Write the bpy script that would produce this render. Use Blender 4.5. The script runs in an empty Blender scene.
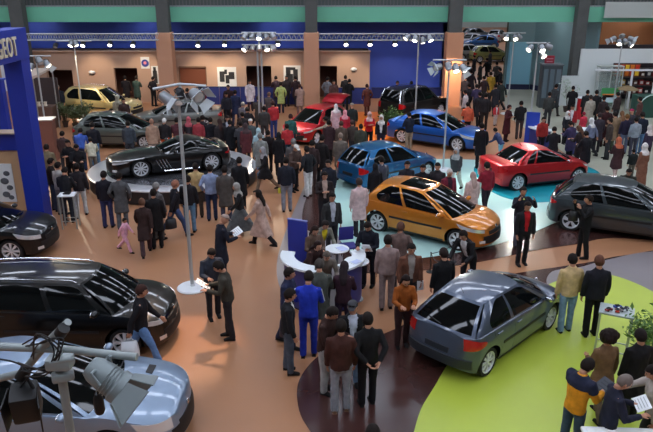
import bpy, bmesh, math, random
from math import sin, cos, pi, radians, sqrt, atan2
from mathutils import Vector, Matrix, noise
random.seed(7)
scene = bpy.context.scene
COL = scene.collection
# ---------------------------------------------------------------- camera geometry
FPX = 660.0; CAMH = 7.0; PITCH = radians(19.67)
SP, CP = sin(PITCH), cos(PITCH)
def G(x, y, z=0.0):
    """point at height z seen at photo position (x, y)"""
    u = (x-326.5)/FPX; v = (y-216.0)/FPX
    t = (CAMH-z)/(SP+v*CP)
    return Vector((u*t, (CP-v*SP)*t, z))
def V(x, y, Y):
    """point on the plane at distance Y"""
    u = (x-326.5)/FPX; v = (y-216.0)/FPX
    t = Y/(CP-v*SP)
    return Vector((u*t, Y, CAMH-(SP+v*CP)*t))
cd = bpy.data.cameras.new('camera'); cam = bpy.data.objects.new('camera', cd); COL.objects.link(cam)
cd.sensor_width = 36; cd.lens = 36*FPX/653; cd.clip_end = 400
cam.location = (0, 0, CAMH); cam.rotation_euler = (pi/2-PITCH, 0, 0)
scene.camera = cam
# ---------------------------------------------------------------- materials
def lin(c):
    c = c/255.0
    return c/12.92 if c <= 0.04045 else ((c+0.055)/1.055)**2.4
MC = {}
def mat(rgb, rough=0.6, metal=0.0, coat=0.0, emit=0.0, noise_amt=0.0, noise_scale=8.0, bump=0.0, alpha=1.0, spec=0.5, name=None, trans=0.0):
    key = (tuple(rgb), rough, metal, coat, emit, noise_amt, noise_scale, bump, alpha, spec, trans)
    if key in MC: return MC[key]
    m = bpy.data.materials.new(name or 'surface'); m.use_nodes = True
    nt = m.node_tree; b = nt.nodes['Principled BSDF']
    col = (lin(rgb[0]), lin(rgb[1]), lin(rgb[2]), 1)
    b.inputs['Base Color'].default_value = col
    b.inputs['Roughness'].default_value = rough
    b.inputs['Metallic'].default_value = metal
    b.inputs['Specular IOR Level'].default_value = spec
    b.inputs['Coat Weight'].default_value = coat
    b.inputs['Coat Roughness'].default_value = 0.06
    b.inputs['Alpha'].default_value = alpha
    b.inputs['Transmission Weight'].default_value = trans
    if emit:
        b.inputs['Emission Color'].default_value = col
        b.inputs['Emission Strength'].default_value = emit
    if noise_amt or bump:
        tc = nt.nodes.new('ShaderNodeTexCoord'); nz = nt.nodes.new('ShaderNodeTexNoise')
        nz.inputs['Scale'].default_value = noise_scale; nz.inputs['Detail'].default_value = 4
        nt.links.new(tc.outputs['Object'], nz.inputs['Vector'])
        if noise_amt:
            rp = nt.nodes.new('ShaderNodeValToRGB')
            e = rp.color_ramp.elements
            e[0].position = 0.3; e[1].position = 0.7
            e[0].color = tuple(max(0, c*(1-noise_amt)) for c in col[:3])+(1,)
            e[1].color = tuple(min(1, c*(1+noise_amt)) for c in col[:3])+(1,)
            nt.links.new(nz.outputs['Fac'], rp.inputs['Fac']); nt.links.new(rp.outputs['Color'], b.inputs['Base Color'])
        if bump:
            bp = nt.nodes.new('ShaderNodeBump'); bp.inputs['Strength'].default_value = bump
            nt.links.new(nz.outputs['Fac'], bp.inputs['Height']); nt.links.new(bp.outputs['Normal'], b.inputs['Normal'])
    MC[key] = m
    return m
def cloth(rgb): return mat(rgb, 0.85, noise_amt=0.22, noise_scale=9, spec=0.25, name='cloth')
def skin(rgb=(196, 142, 112)): return mat(rgb, 0.55, name='skin')
def paint(rgb, metal=0.55, rough=0.32): return mat(rgb, rough, metal, coat=.8, name='car_paint')
M_GLASS = mat((9, 12, 13), 0.05, 0.0, coat=0.0, spec=0.30, name='dark_glass')
M_TYRE = mat((22, 22, 23), 0.8, name='tyre_rubber')
M_RIM = mat((222, 224, 228), 0.35, 0.25, name='alloy')
M_BLACK = mat((18, 18, 20), 0.55, name='black_plastic')
M_CHROME = mat((220, 222, 225), 0.15, 1.0, name='chrome')
M_STEEL = mat((168, 174, 176), 0.35, 0.5, name='grey_steel')
M_WHITE = mat((228, 230, 232), 0.5, name='white_laminate')
M_LAMPGLASS = mat((225, 228, 230), 0.12, 0.35, coat=1.0, name='lamp_glass')
M_RED = mat((178, 14, 20), 0.2, coat=1.0, name='red_lens')
M_BULB = mat((255, 246, 225), 0.3, emit=14, name='lit_bulb')
M_BULBDIM = mat((255, 244, 220), 0.3, emit=3.5, name='lit_bulb_soft')
M_PAPER = mat((235, 238, 240), 0.7, name='paper')
# ---------------------------------------------------------------- mesh helpers
class MB:
    def __init__(s): s.v = []; s.f = []; s.m = []
    def add(s, vs, fs, mi=0):
        o = len(s.v); s.v += [tuple(p) for p in vs]
        s.f += [tuple(i+o for i in f) for f in fs]; s.m += [mi]*len(fs)
    def grid(s, rows, mi=0, closed=False, flip=False):
        n = len(rows[0]); vs = [p for r in rows for p in r]; fs = []
        for i in range(len(rows)-1):
            for j in range(n if closed else n-1):
                k = (j+1) % n
                q = (i*n+j, i*n+k, (i+1)*n+k, (i+1)*n+j)
                fs.append(q[::-1] if flip else q)
        s.add(vs, fs, mi)
    def box(s, c, d, rz=0.0, mi=0, rx=0.0, ry=0.0, bev=0.0):
        R = Matrix.Rotation(rz, 3, 'Z') @ Matrix.Rotation(rx, 3, 'X') @ Matrix.Rotation(ry, 3, 'Y')
        x, y, z = d[0]/2, d[1]/2, d[2]/2
        if bev <= 0:
            pts = [R @ Vector((a*x, b*y, e*z)) + Vector(c) for e in (-1, 1) for a, b in ((-1, -1), (1, -1), (1, 1), (-1, 1))]
            s.add(pts, [(3, 2, 1, 0), (4, 5, 6, 7), (0, 1, 5, 4), (1, 2, 6, 5), (2, 3, 7, 6), (3, 0, 4, 7)], mi)
        else:
            b_ = min(bev, x*.9, y*.9, z*.9)
            bm = bmesh.new(); bmesh.ops.create_cube(bm, size=1)
            for v in bm.verts: v.co = Vector((v.co.x*2*x, v.co.y*2*y, v.co.z*2*z))
            bmesh.ops.bevel(bm, geom=bm.edges[:], offset=b_, segments=2, affect='EDGES', profile=0.6)
            bm.verts.index_update()
            s.add([R @ v.co + Vector(c) for v in bm.verts], [[v.index for v in f.verts] for f in bm.faces], mi)
            bm.free()
    def tube(s, pts, r, n=8, mi=0, cap=True, flat=1.0, ref=None):
        """swept tube; r scalar or list; each may be (ra, rb)"""
        pts = [Vector(p) for p in pts]; rows = []
        rr = r if isinstance(r, (list, tuple)) and len(r) == len(pts) else [r]*len(pts)
        side = None
        for i, p in enumerate(pts):
            d = (pts[min(i+1, len(pts)-1)]-pts[max(i-1, 0)])
            if d.length < 1e-9: d = Vector((0, 0, 1))
            d.normalize()
            if side is None:
                rf = Vector(ref) if ref else (Vector((1, 0, 0)) if abs(d.x) < 0.8 else Vector((0, 1, 0)))
                side = rf
            side = (side-d*side.dot(d))
            if side.length < 1e-6: side = Vector((0, 1, 0))-d*d.y
            side.normalize(); up = d.cross(side)
            ra, rb = rr[i] if isinstance(rr[i], (list, tuple)) else (rr[i], rr[i]*flat)
            rows.append([p+side*(ra*cos(2*pi*k/n))+up*(rb*sin(2*pi*k/n)) for k in range(n)])
        s.grid(rows, mi, closed=True)
        if cap:
            o = len(s.v)
            s.v.append(tuple(pts[0])); s.v.append(tuple(pts[-1]))
            b0 = o-len(pts)*n; b1 = o-n
            for k in range(n):
                s.f.append((b0+(k+1) % n, b0+k, o)); s.m.append(mi)
                s.f.append((b1+k, b1+(k+1) % n, o+1)); s.m.append(mi)
    def ell(s, c, r, nu=12, nv=8, mi=0, R=None, fn=None):
        rows = []
        for i in range(nv+1):
            a = pi*i/nv; z = -cos(a); q = max(sin(a), 1e-3)
            row = []
            for k in range(nu):
                p = Vector((q*cos(2*pi*k/nu)*r[0], q*sin(2*pi*k/nu)*r[1], z*r[2]))
                if fn: p = fn(p)
                if R: p = R @ p
                row.append(p+Vector(c))
            rows.append(row)
        s.grid(rows, mi, closed=True)
        o = len(s.v)-(nv+1)*nu
        s.f.append(tuple(o+k for k in range(nu))[::-1]); s.m.append(mi)
        s.f.append(tuple(o+nv*nu+k for k in range(nu))); s.m.append(mi)
    def lathe(s, prof, n=24, c=(0, 0, 0), axis='Z', mi=0, cap=True):
        rows = []
        c = Vector(c)
        for r, h in prof:
            row = []
            for k in range(n):
                a = 2*pi*k/n
                if axis == 'Z': p = Vector((r*cos(a), r*sin(a), h))
                elif axis == 'Y': p = Vector((r*cos(a), h, -r*sin(a)))
                else: p = Vector((h, r*cos(a), r*sin(a)))
                row.append(c+p)
            rows.append(row)
        s.grid(rows, mi, closed=True)
        if cap:
            o = len(s.v)-len(prof)*n
            s.f.append(tuple(o+k for k in range(n))[::-1]); s.m.append(mi)
            s.f.append(tuple(o+(len(prof)-1)*n+k for k in range(n))); s.m.append(mi)
    def mesh(s, name, smooth=False, ang=35, weld=True, recalc=True):
        me = bpy.data.meshes.new(name)
        bm = bmesh.new()
        vs = [bm.verts.new(p) for p in s.v]
        for f, mi in zip(s.f, s.m):
            f2 = []
            for i in f:
                if vs[i] not in f2: f2.append(vs[i])
            if len(f2) < 3: continue
            try:
                fc = bm.faces.new(f2); fc.material_index = mi; fc.smooth = smooth
            except ValueError: pass
        if weld: bmesh.ops.remove_doubles(bm, verts=bm.verts[:], dist=1e-4)
        if recalc: bmesh.ops.recalc_face_normals(bm, faces=bm.faces[:])
        bm.to_mesh(me); bm.free()
        if smooth:
            try: me.set_sharp_from_angle(angle=radians(ang))
            except Exception: pass
        return me
    def build(s, name, mats, parent=None, smooth=False, ang=35, loc=None, weld=True, recalc=True, **props):
        me = s.mesh(name, smooth, ang, weld, recalc)
        return link(name, me, mats, parent, loc, **props)
def link(name, me, mats, parent=None, loc=None, **props):
    o = bpy.data.objects.new(name, me); COL.objects.link(o)
    if not isinstance(mats, (list, tuple)): mats = [mats]
    if len(me.materials) == 0:
        for m in mats: me.materials.append(m)
    else:
        for i, m in enumerate(mats):
            o.material_slots[i].link = 'OBJECT'; o.material_slots[i].material = m
    if parent: o.parent = parent
    if loc is not None: o.location = loc
    for k, v_ in props.items(): o[k] = v_
    return o
def empty(name, loc=(0, 0, 0), rz=0.0, **props):
    o = bpy.data.objects.new(name, None); COL.objects.link(o); o.location = loc; o.rotation_euler = (0, 0, rz)
    o.empty_display_size = 0.1
    for k, v_ in props.items(): o[k] = v_
    return o
def hermite(pts, x):
    n = len(pts)
    if x <= pts[0][0]: return pts[0][1]
    if x >= pts[-1][0]: return pts[-1][1]
    for i in range(n-1):
        if x <= pts[i+1][0]: break
    x0, y0 = pts[i]; x1, y1 = pts[i+1]; h = x1-x0; s = (y1-y0)/h
    def sl(a):
        if a <= 0: return (pts[1][1]-pts[0][1])/(pts[1][0]-pts[0][0])
        if a >= n-1: return (pts[-1][1]-pts[-2][1])/(pts[-1][0]-pts[-2][0])
        s0 = (pts[a][1]-pts[a-1][1])/(pts[a][0]-pts[a-1][0]); s1 = (pts[a+1][1]-pts[a][1])/(pts[a+1][0]-pts[a][0])
        return 0 if s0*s1 <= 0 else 2*s0*s1/(s0+s1)
    m0, m1 = sl(i), sl(i+1); t = (x-x0)/h
    return (2*t**3-3*t*t+1)*y0+(t**3-2*t*t+t)*h*m0+(-2*t**3+3*t*t)*y1+(t**3-t*t)*h*m1
def lerp(a, b, t): return a+(b-a)*t
def catmull(pts, n=6, closed=True):
    out = []; N = len(pts)
    for i in range(N if closed else N-1):
        if closed: p = [pts[(i+k-1) % N] for k in range(4)]
        else: p = [pts[max(0, min(N-1, i+k-1))] for k in range(4)]
        for k in range(n):
            t = k/n
            out.append(0.5*((2*p[1])+(p[2]-p[0])*t+(2*p[0]-5*p[1]+4*p[2]-p[3])*t*t+(-p[0]+3*p[1]-3*p[2]+p[3])*t**3))
    if not closed: out.append(pts[-1])
    return out
# ================================================================= cars
def make_wheel(r, w, style, parent, pos, side):
    """side=+1 : outer face towards +y"""
    wb = MB(); s = side
    prof = [(r*.70, -w/2), (r*.92, -w/2), (r*.985, -w/2+.03), (r, -w*.2), (r, w*.2), (r*.985, w/2-.03), (r*.92, w/2), (r*.745, w/2), (r*.72, w/2-.02)]
    wb.lathe([(a, h*s) for a, h in prof], 28, (0, 0, 0), 'Y', cap=False)
    o = wb.build('wheel', M_TYRE, parent, True, 50, loc=pos)
    rb = MB(); R = r*.74
    rb.lathe([(R, s*(w/2-.03)), (R, s*(w/2-.004)), (R*.93, s*(w/2-.008)), (R*.90, s*(w/2-.06)), (R*.90, s*(w/2-.12))], 28, axis='Y', cap=False)
    n = style
    for k in range(n):
        a = 2*pi*k/n+pi/2
        hw = (.55*2*pi/n)*0.42
        pts = []
        for rad, ww, dy in ((R*.14, hw*2.2, .0), (R*.55, hw*1.1, .004), (R*.95, hw*1.0, -.012)):
            for sg in (-1, 1):
                aa = a+sg*ww*(1.0 if rad > R*.3 else 1.2)
                pts.append((rad*cos(aa), s*(w/2-.02+dy), rad*sin(aa)))
        pts2 = [(x, y-s*.03, z) for x, y, z in pts]
        rb.add(pts+pts2, [(0, 1, 3, 2), (2, 3, 5, 4), (0, 2, 8, 6), (2, 4, 10, 8), (1, 7, 9, 3), (3, 9, 11, 5), (4, 5, 11, 10)])
    rb.lathe([(0.001, s*(w/2-.005)), (R*.17, s*(w/2-.008)), (R*.2, s*(w/2-.04))], 16, axis='Y', cap=False)
    rb.build('rim', M_RIM, o, True, 40)
    db = MB(); db.lathe([(0.001, s*(w/2-.075)), (R*.62, s*(w/2-.075)), (R*.62, s*(w/2-.10))], 20, axis='Y', cap=False)
    db.build('brake_disc', mat((70, 70, 72), .4, .8), o, True, 40)
    return o

BASE = dict(L=3.84, W=1.66, H=1.43, wb=2.44, ro=.60, r=.305, zbr=.95, zbf=.90, xr0=.14, xr1=.62, xf1=2.02, xf0=2.86,
            hood=[(.0, .93), (.45, .86), (.75, .74)], nose=.50, tail=.62, doors=5, rim=8, yr=.65, rake=.22, rrake=.10,
            trunk=None, low=.20, tw=.195, lampz=(.62, .76), taillz=(.66, .92), taillx=.30, lamplen=.50, mould=True, fr=.62, rr=.34,
            roof=None, glass=None, sport=False, open=None, rails=False, sunroof=False)
def make_car(label, color, rearpx=None, frontpx=None, side='R', zlift=0.0, pos=None, head=None, name='car', tint=None, trim=None, **kw):
    S = dict(BASE); S.update(kw)
    L, W, H, wb, ro, r = S['L'], S['W'], S['H'], S['wb'], S['ro'], S['r']
    hw = W/2; xf = ro+wb; fr, rr = S['fr'], S['rr']
    if rearpx:
        A = G(*rearpx, zlift); B = G(*frontpx, zlift); d = (B-A); d.z = 0; d.normalize()
        far = Vector((-d.y, d.x, 0)) * (1 if side == 'R' else -1)
        mid = (A+B)/2 + far*(hw-.08) ; org = mid - d*(ro+wb/2)
        ang = atan2(d.y, d.x)
    else:
        ang = radians(head); d = Vector((cos(ang), sin(ang), 0)); org = Vector((pos[0], pos[1], zlift)) - d*(L/2)
    root = empty(name, org, ang, label=label, category='car', group='cars on show')
    mp = paint(color) if not isinstance(color, bpy.types.Material) else color
    glass = S['glass'] or M_GLASS
    zbr, zbf = S['zbr'], S['zbf']; xr0, xr1, xf1, xf0 = S['xr0'], S['xr1'], S['xf1'], S['xf0']
    tr = S['trunk']
    zc_pts = [(0, S['tail']-.08), (.02, S['tail']), (.06, (tr[1]-.05) if tr else zbr-.03), (.16, tr[1] if tr else zbr)]
    if tr: zc_pts += [(max(.3, xr0-.15), tr[1]+.02), (xr0+.1, zbr)]
    else: zc_pts += [(xr0+.35, zbr)]
    zc_pts += [((xr0+xf0)/2, (zbr+zbf)/2+.005), (xf0-.05, zbf)]
    xh = xf0+.22
    zc_pts += [(xh, S['hood'][0][1])]
    for k, (fx, z) in enumerate(S['hood'][1:]):
        zc_pts.append((lerp(xh, L-.10, (k+1)/len(S['hood'][1:])*.92), z))
    zc_pts += [(L-.05, S['hood'][-1][1]-.06), (L-.015, S['nose']+.06), (L, S['nose'])]
    zc_pts = sorted(zc_pts); q = [zc_pts[0]]
    for p in zc_pts[1:]:
        if p[0] > q[-1][0]+.008: q.append(p)
    zc_pts = q
    zc = lambda x: hermite(zc_pts, x)
    dsh = lambda x: hermite([(0, .02), (.3, .03), (xf0-.2, .03), (xf0+.3, .085), (L-.3, .09), (L, .03)], x)
    zs = lambda x: zc(x)-dsh(x)
    low = S['low']
    def zbot(x, arch=True):
        z = hermite([(0, low+.10), (.25, low+.02), (ro+.4, low), (xf-.4, low), (L-.25, low), (L, low+.06)], x)
        if arch:
            R = r+.055
            for xw in (ro, xf):
                if abs(x-xw) < R: z = max(z, r+sqrt(max(0, R*R-(x-xw)**2)))
        return min(z, zs(x)-.02)
    def w(x):
        v = hw*hermite([(0, .955), (ro, .985), (L*.5, 1.0), (xf, .99), (L, .93)], x)
        if x > L-fr: v *= max(0, 1-((x-(L-fr))/fr)**2.6)**.42
        if x < rr: v *= max(0, 1-((rr-x)/rr)**3.4)**.40
        return v
    zmid = low+.36
    def prof(z):
        return hermite([(low-.05, .90), (low+.06, .95), (zmid, 1.0), (zmid+.18, .992), (max(zbr, zbf)-.05, .945), (1.1, .90)], z)
    def S_(x, z, off=0.0):
        def pt(x, z):
            xx = x
            if x > L-fr: xx -= S['rake']*((x-(L-fr))/fr)**2*max(0, z-.42)
            if x < rr: xx += S['rrake']*((rr-x)/rr)**2*max(0, z-.45)
            return Vector((xx, w(x)*prof(z), z))
        p = pt(x, z)
        if off:
            e = .004
            x1, x2 = max(0.0005, x-e), min(L-.0005, x+e)
            a = pt(x2, z)-pt(x1, z); b = pt(x, z+e)-pt(x, z-e)
            n = b.cross(a); 
            if n.length > 1e-9:
                n.normalize()
                if n.y < 0 and abs(n.y) > .3: n = -n
                if x > L-.1 and n.x < 0: n = -n
                if x < .1 and n.x > 0: n = -n
                p = p+n*off
        return p
    def xinv(y, front=True):
        lo, hi = (L-fr, L) if front else (0, rr)
        for _ in range(30):
            m = (lo+hi)/2
            if (w(m) > y) == front: lo = m
            else: hi = m
        return (lo+hi)/2
    # stations
    xs = set()
    for k in range(15):
        f = 1-k/14
        xs.add(round(L-fr+fr*(1-f**(1/.42))**(1/2.6), 4)); xs.add(round(rr-rr*(1-f**(1/.40))**(1/3.4), 4))
    R = r+.055
    for xw in (ro, xf):
        for k in range(17):
            xs.add(round(xw-R*cos(pi*k/16), 4))
        xs.add(xw-R-.002); xs.add(xw+R+.002)
    for k in range(1, 26): xs.add(round(L*k/26, 3))
    xs = sorted(xs); q = [xs[0]]
    for x in xs[1:]:
        if x-q[-1] > .0015 and x <= L: q.append(x)
    xs = q
    NS, NT = 9, 7
    body = MB(); halfL = []
    for x in xs:
        row = []
        zb_, zt = zbot(x), zs(x)
        for k in range(NS+1):
            t = k/NS
            z = lerp(zb_, zt, t)
            row.append(S_(x, z))
        ys = row[-1].y; x_ = row[-1].x
        for k in range(1, NT+1):
            f = cos(pi/2*k/NT)
            row.append(Vector((x_, ys*f, zs(x)+(zc(x)-zs(x))*(1-f**2.4))))
        halfL.append(row)
    body.grid(halfL); body.grid([[Vector((p.x, -p.y, p.z)) for p in r_] for r_ in halfL], flip=True)
    # greenhouse
    zr = lambda x: hermite([(xr1-.1, H-.075), (xr1, H-.06), (lerp(xr1, xf1, .45), H-.015), (xf1, H-.055), (xf1+.1, H-.07)], x)
    yr = lambda x: hw*S['yr']*hermite([(xr1, .93), (lerp(xr1, xf1, .5), 1.0), (xf1, .93)], x)
    rb_ = .05; wbulge = .10
    def roofpt(f, a):
        x = lerp(xr1-rb_*(1-f*f), xf1+wbulge*(1-f*f), a)
        y = f*yr(lerp(xr1, xf1, a)); cr = .035*(1-abs(f)**2.5)
        return Vector((x, y, zr(x)+cr-.0))
    def basepts(x):
        return Vector((x, w(max(x, .05))*prof(zs(x))*.965, zs(x)-.004))
    bpr, bpf = basepts(xr0+.06), basepts(xf0)
    def basef(f):  # windscreen base
        y = bpf.y*f; x = xf0+.26*(1-abs(f)**2.2)
        return Vector((x, y, zs(x)+(zc(x)-zs(x))*(1-abs(f)**2.4)-.004))
    def baser(f):
        y = bpr.y*f; x = xr0+.06-.10*(1-abs(f)**2.2)
        return Vector((x, y, lerp(bpr.z, zc(xr0)-.004, 1-abs(f)**2)))
    def sidept(ab, at, t, s=1):
        B = basepts(lerp(xr0+.06, xf0, ab)); T = roofpt(1, at)
        p = B.lerp(T, t); p.y += .035*4*t*(1-t); p.z += 0
        return Vector((p.x, p.y*s, p.z))
    def wspt(f, t):
        p = basef(f).lerp(roofpt(f, 1), t); p.x += .05*4*t*(1-t); return p
    def rwpt(f, t):
        p = baser(f).lerp(roofpt(f, 0), t); p.x -= .045*4*t*(1-t); return p
    fl = (.10, .90)
    wins = S.get('wins') or ([(.10, .46, .07, .44), (.50, .90, .48, .955)] if S['doors'] == 5 else [(.12, .40, .09, .40), (.44, .90, .44, .955)])
    glassparts = []
    for s in (1, -1):
        cols = [(0, 0)]
        for (b0, b1, t0, t1) in wins: cols += [(b0, t0), (b1, t1)]
        cols.append((1, 1))
        for ci in range(len(cols)-1):
            isg = ci % 2 == 1
            (b0, t0), (b1, t1) = cols[ci], cols[ci+1]
            n = 5
            def strip(mb, ta, tb, nt, b0=b0, t0=t0, b1=b1, t1=t1, n=n):
                rows = []
                fa = ta if callable(ta) else (lambda u: ta); fb_ = tb if callable(tb) else (lambda u: tb)
                for i in range(nt+1):
                    rows.append([sidept(lerp(b0, b1, j/n), lerp(t0, t1, j/n), lerp(fa(j/n), fb_(j/n), i/nt), s) for j in range(n+1)])
                mb.grid(rows, flip=(s < 0))
            if isg:
                n = 12; first = ci == 1
                lo = (lambda u: .07+.30*max(0, 1-u/.35)**3) if first else (lambda u: .07)
                hi = (lambda u: .93-.42*max(0, 1-u/.55)**2.5) if first else (lambda u: .93-.10*max(0, (u-.6)/.4)**3)
                strip(body, 0, lo, 1, n=n); strip(body, hi, 1, 1, n=n)
                g = MB(); strip(g, lo, hi, 5, n=n); glassparts.append(('side_window', g))
            else: strip(body, 0, 1, 7)
    def fgrid(mb, fn, f0, f1, ta, tb, nf, nt, flip):
        mb.grid([[fn(lerp(f0, f1, j/nf), lerp(ta, tb, i/nt)) for j in range(nf+1)] for i in range(nt+1)], flip=flip)
    for fn, fe, ta, tb, nm in ((wspt, .93, .02, .95, 'windshield'), (rwpt, .90, .07 if not tr else .04, .92, 'rear_window')):
        fl_ = nm != 'windshield'
        g = MB(); fgrid(g, fn, -fe, fe, ta, tb, 12, 6, fl_); glassparts.append((nm, g))
        fgrid(body, fn, -1, -fe, 0, 1, 2, 7, fl_); fgrid(body, fn, fe, 1, 0, 1, 2, 7, fl_)
        fgrid(body, fn, -fe, fe, 0, ta, 12, 1, fl_); fgrid(body, fn, -fe, fe, tb, 1, 12, 1, fl_)
    body.build('body', mp, root, True, 32, recalc=False)
    rf = MB(); rf.grid([[roofpt(-1+2*j/12, i/12)+Vector((0, 0, .001)) for j in range(13)] for i in range(13)], flip=True)
    rf.build('roof', S['roof'] or mp, root, True, 40, recalc=False)
    if S['sunroof']:
        g = MB(); g.grid([[roofpt(-.80+1.6*j/10, lerp(.42, .96, i/8))+Vector((0, 0, .006)) for j in range(11)] for i in range(9)], flip=True); g.build('glass_roof_panel', glass, root, True, 40, recalc=False)
    for nm, g in glassparts: g.build(nm, glass, root, True, 40, recalc=False)
    # under body and wheel wells
    ub = MB()
    ub.grid([[Vector((x, f*max(.02, w(x)*.9), max(zbot(x, False), low)+.03)) for f in (-1, 1)] for x in xs if .08 < x < L-.08])
    for xw in (ro, xf):
        for s in (1, -1):
            y0 = w(xw)*.93*s; y1 = y0-s*.30
            arc = [(xw+R*.99*cos(pi*k/12), r*.8+R*1.0*sin(pi*k/12)+.0) for k in range(13)]
            arc = [(xw+R*.985, low+.02)]+arc+[(xw-R*.985, low+.02)]
            ub.grid([[Vector((a, y0, b)) for a, b in arc], [Vector((a, y1, b)) for a, b in arc]])
            ub.add([Vector((a, y1, b)) for a, b in arc], [tuple(range(len(arc)))])
    ub.build('underbody', M_BLACK, root)
    # wheels
    for xw in (ro, xf):
        for s in (1, -1):
            make_wheel(r, S['tw'], S['rim'], root, (xw, s*(w(xw)*prof(r)-S['tw']/2-.012), r), s)
    def patch(name, m, xa, xb, za, zb2, nx=8, nz=4, off=.007, sides=(1, -1), parent=None, lab=None):
        """xa/xb functions of v (0..1), za/zb functions of u"""
        f = lambda q: q if callable(q) else (lambda t: q)
        xa, xb, za, zb2 = f(xa), f(xb), f(za), f(zb2)
        out = []
        for s in sides:
            mb = MB(); rows = []; rin = []
            for i in range(nz+1):
                v = i/nz; row = []; ri = []
                for j in range(nx+1):
                    u = j/nx; x = lerp(xa(v), xb(v), u); z = lerp(za(u), zb2(u), v)
                    p = S_(x, z, off); p2 = S_(x, z, -.012)
                    row.append(Vector((p.x, p.y*s, p.z))); ri.append(Vector((p2.x, p2.y*s, p2.z)))
                rows.append(row); rin.append(ri)
            mb.grid(rows, flip=(s < 0))
            loop = lambda g: g[0]+[g[i][-1] for i in range(1, nz+1)]+g[-1][::-1][1:]+[g[i][0] for i in range(nz-1, 0, -1)]
            mb.grid([loop(rows), loop(rin)], closed=True, flip=(s > 0))
            out.append(mb.build(name, m, parent or root, True, 50, recalc=False, **({'label': lab} if lab else {})))
        return out
    def cpatch(name, m, ya, yb, za, zb2, front=True, off=.008, ny=8, nz=3, parent=None):
        mb = MB(); rows = []; rin = []
        for i in range(nz+1):
            z = lerp(za, zb2, i/nz); row = []; ri = []
            for j in range(ny+1):
                y = lerp(ya, yb, j/ny); x = xinv(min(abs(y)/prof(z), hw*.90), front)
                p = S_(x, z); sg = 1 if front else -1
                row.append(Vector((p.x+sg*off, y, z))); ri.append(Vector((p.x-sg*.03, y, z)))
            rows.append(row); rin.append(ri)
        mb.grid(rows, flip=not front)
        loop = lambda g: g[0]+[g[i][-1] for i in range(1, nz+1)]+g[-1][::-1][1:]+[g[i][0] for i in range(nz-1, 0, -1)]
        mb.grid([loop(rows), loop(rin)], closed=True, flip=front)
        return mb.build(name, m, parent or root, True, 50)
    # doors
    x0d, x1d = ro+R+.02, xf-R-.05
    xm = lerp(xr0+.06, xf0, (wins[0][1]+wins[1][0])/2)
    gap = .008
    dtop = lambda xa, xb: (lambda u: zs(lerp(xa, xb, u))-.015)
    dm = mp
    if S['doors'] == 5:
        xa5 = ro+.12
        dr = patch('rear_door', dm, lambda v: lerp(x0d, xa5, min(1, max(0, (v-.35)/.5))), xm-gap, low+.09, dtop(xa5, xm), 8, 6, .005)
        for d_, s in zip(dr, (1, -1)):
            hb = MB(); p = S_(xa5+.16, zs(xa5+.2)-.09, .012); hb.box((p.x, p.y*s, p.z), (.17, .03, .028), bev=.008); hb.build('handle', mp, d_, True)
    xdr = xm+gap if S['doors'] == 5 else max(xm-.12, x0d+.05)
    df = patch('front_door', dm, xdr, lambda v: lerp(x1d, xf0-.02, min(1, max(0, (v-.35)/.5))) if xf0-.02 > x1d else x1d, low+.09, dtop(xdr, xf0-.1), 10, 6, .005)
    for d_, s in zip(df, (1, -1)):
        hb = MB(); p = S_(xdr+.16, zs(xdr+.2)-.09, .012); hb.box((p.x, p.y*s, p.z), (.17, .03, .028), bev=.008); hb.build('handle', mp, d_, True)
    if S['mould']:
        patch('side_moulding', M_BLACK if S['mould'] is True else S['mould'], x0d+.03, x1d-.03, zmid+.0, zmid+.055, 12, 2, .016)
        patch('sill', M_BLACK, x0d, x1d, low-.0, low+.055, 10, 2, .006)
    # lamps
    lz0, lz1 = S['lampz']; ll = S['lamplen']
    xe = xinv(hw*.62)
    hl = patch('headlight', M_LAMPGLASS, lambda v: L-ll-.12*v, lambda v: xe, lambda u: lerp(lz0+.07, lz0-.03, u), lambda u: lerp(min(lz1+.05, zs(L-ll-.1)-.015), min(lz1-.0, zs(L-.15)-.012), u), 10, 4, .008)
    cpatch('grille', M_BLACK, -.46*hw, .46*hw, lz0-.10, lz0+.0, True, .010)
    cpatch('lower_grille', M_BLACK, -.66*hw, .66*hw, low+.08, low+.30, True, .010)
    badge = MB(); px = S_(L-.0005, lz0+.04).x
    badge.ell((px+.004, 0, lz0+.05), (.02, .05, .055), 10, 6); badge.build('badge', M_CHROME, root, True)
    patch('fog_light', M_LAMPGLASS, xinv(hw*.78), xinv(hw*.62), low+.10, low+.18, 4, 3, .012)
    tz0, tz1 = S['taillz']; tx = S['taillx']; xi = xinv(hw*.66, False)
    patch('tail_light', M_RED, lambda v: xi, lambda v: tx*(.6+.4*sin(pi*v)**.7), lambda u: tz0+.05*u, lambda u: min(tz1, zs(.1)-.01)-.04*u*u, 8, 6, .010)
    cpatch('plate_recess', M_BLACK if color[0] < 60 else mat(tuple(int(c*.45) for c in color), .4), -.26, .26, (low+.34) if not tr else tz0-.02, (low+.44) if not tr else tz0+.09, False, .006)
    cpatch('rear_bumper', trim or mp, -.86*hw, .86*hw, low+.12, low+.30, False, .028, ny=14)
    # hatch line and wiper
    wp = MB(); a, b = wspt(.05, .04), wspt(-.55, .10); wp.tube([a+Vector((.02, 0, .02)), b+Vector((.02, 0, .02))], .012, 6); wp.build('wiper', M_BLACK, root)
    wp = MB(); a, b = wspt(.75, .04), wspt(.12, .10); wp.tube([a+Vector((.02, 0, .02)), b+Vector((.02, 0, .02))], .012, 6); wp.build('wiper', M_BLACK, root)
    if not tr:
        wp = MB(); a, b = rwpt(0, .13), rwpt(.5, .22); wp.tube([a-Vector((.025, 0, 0)), b-Vector((.025, 0, 0))], .012, 6); wp.build('rear_wiper', M_BLACK, root)
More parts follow.
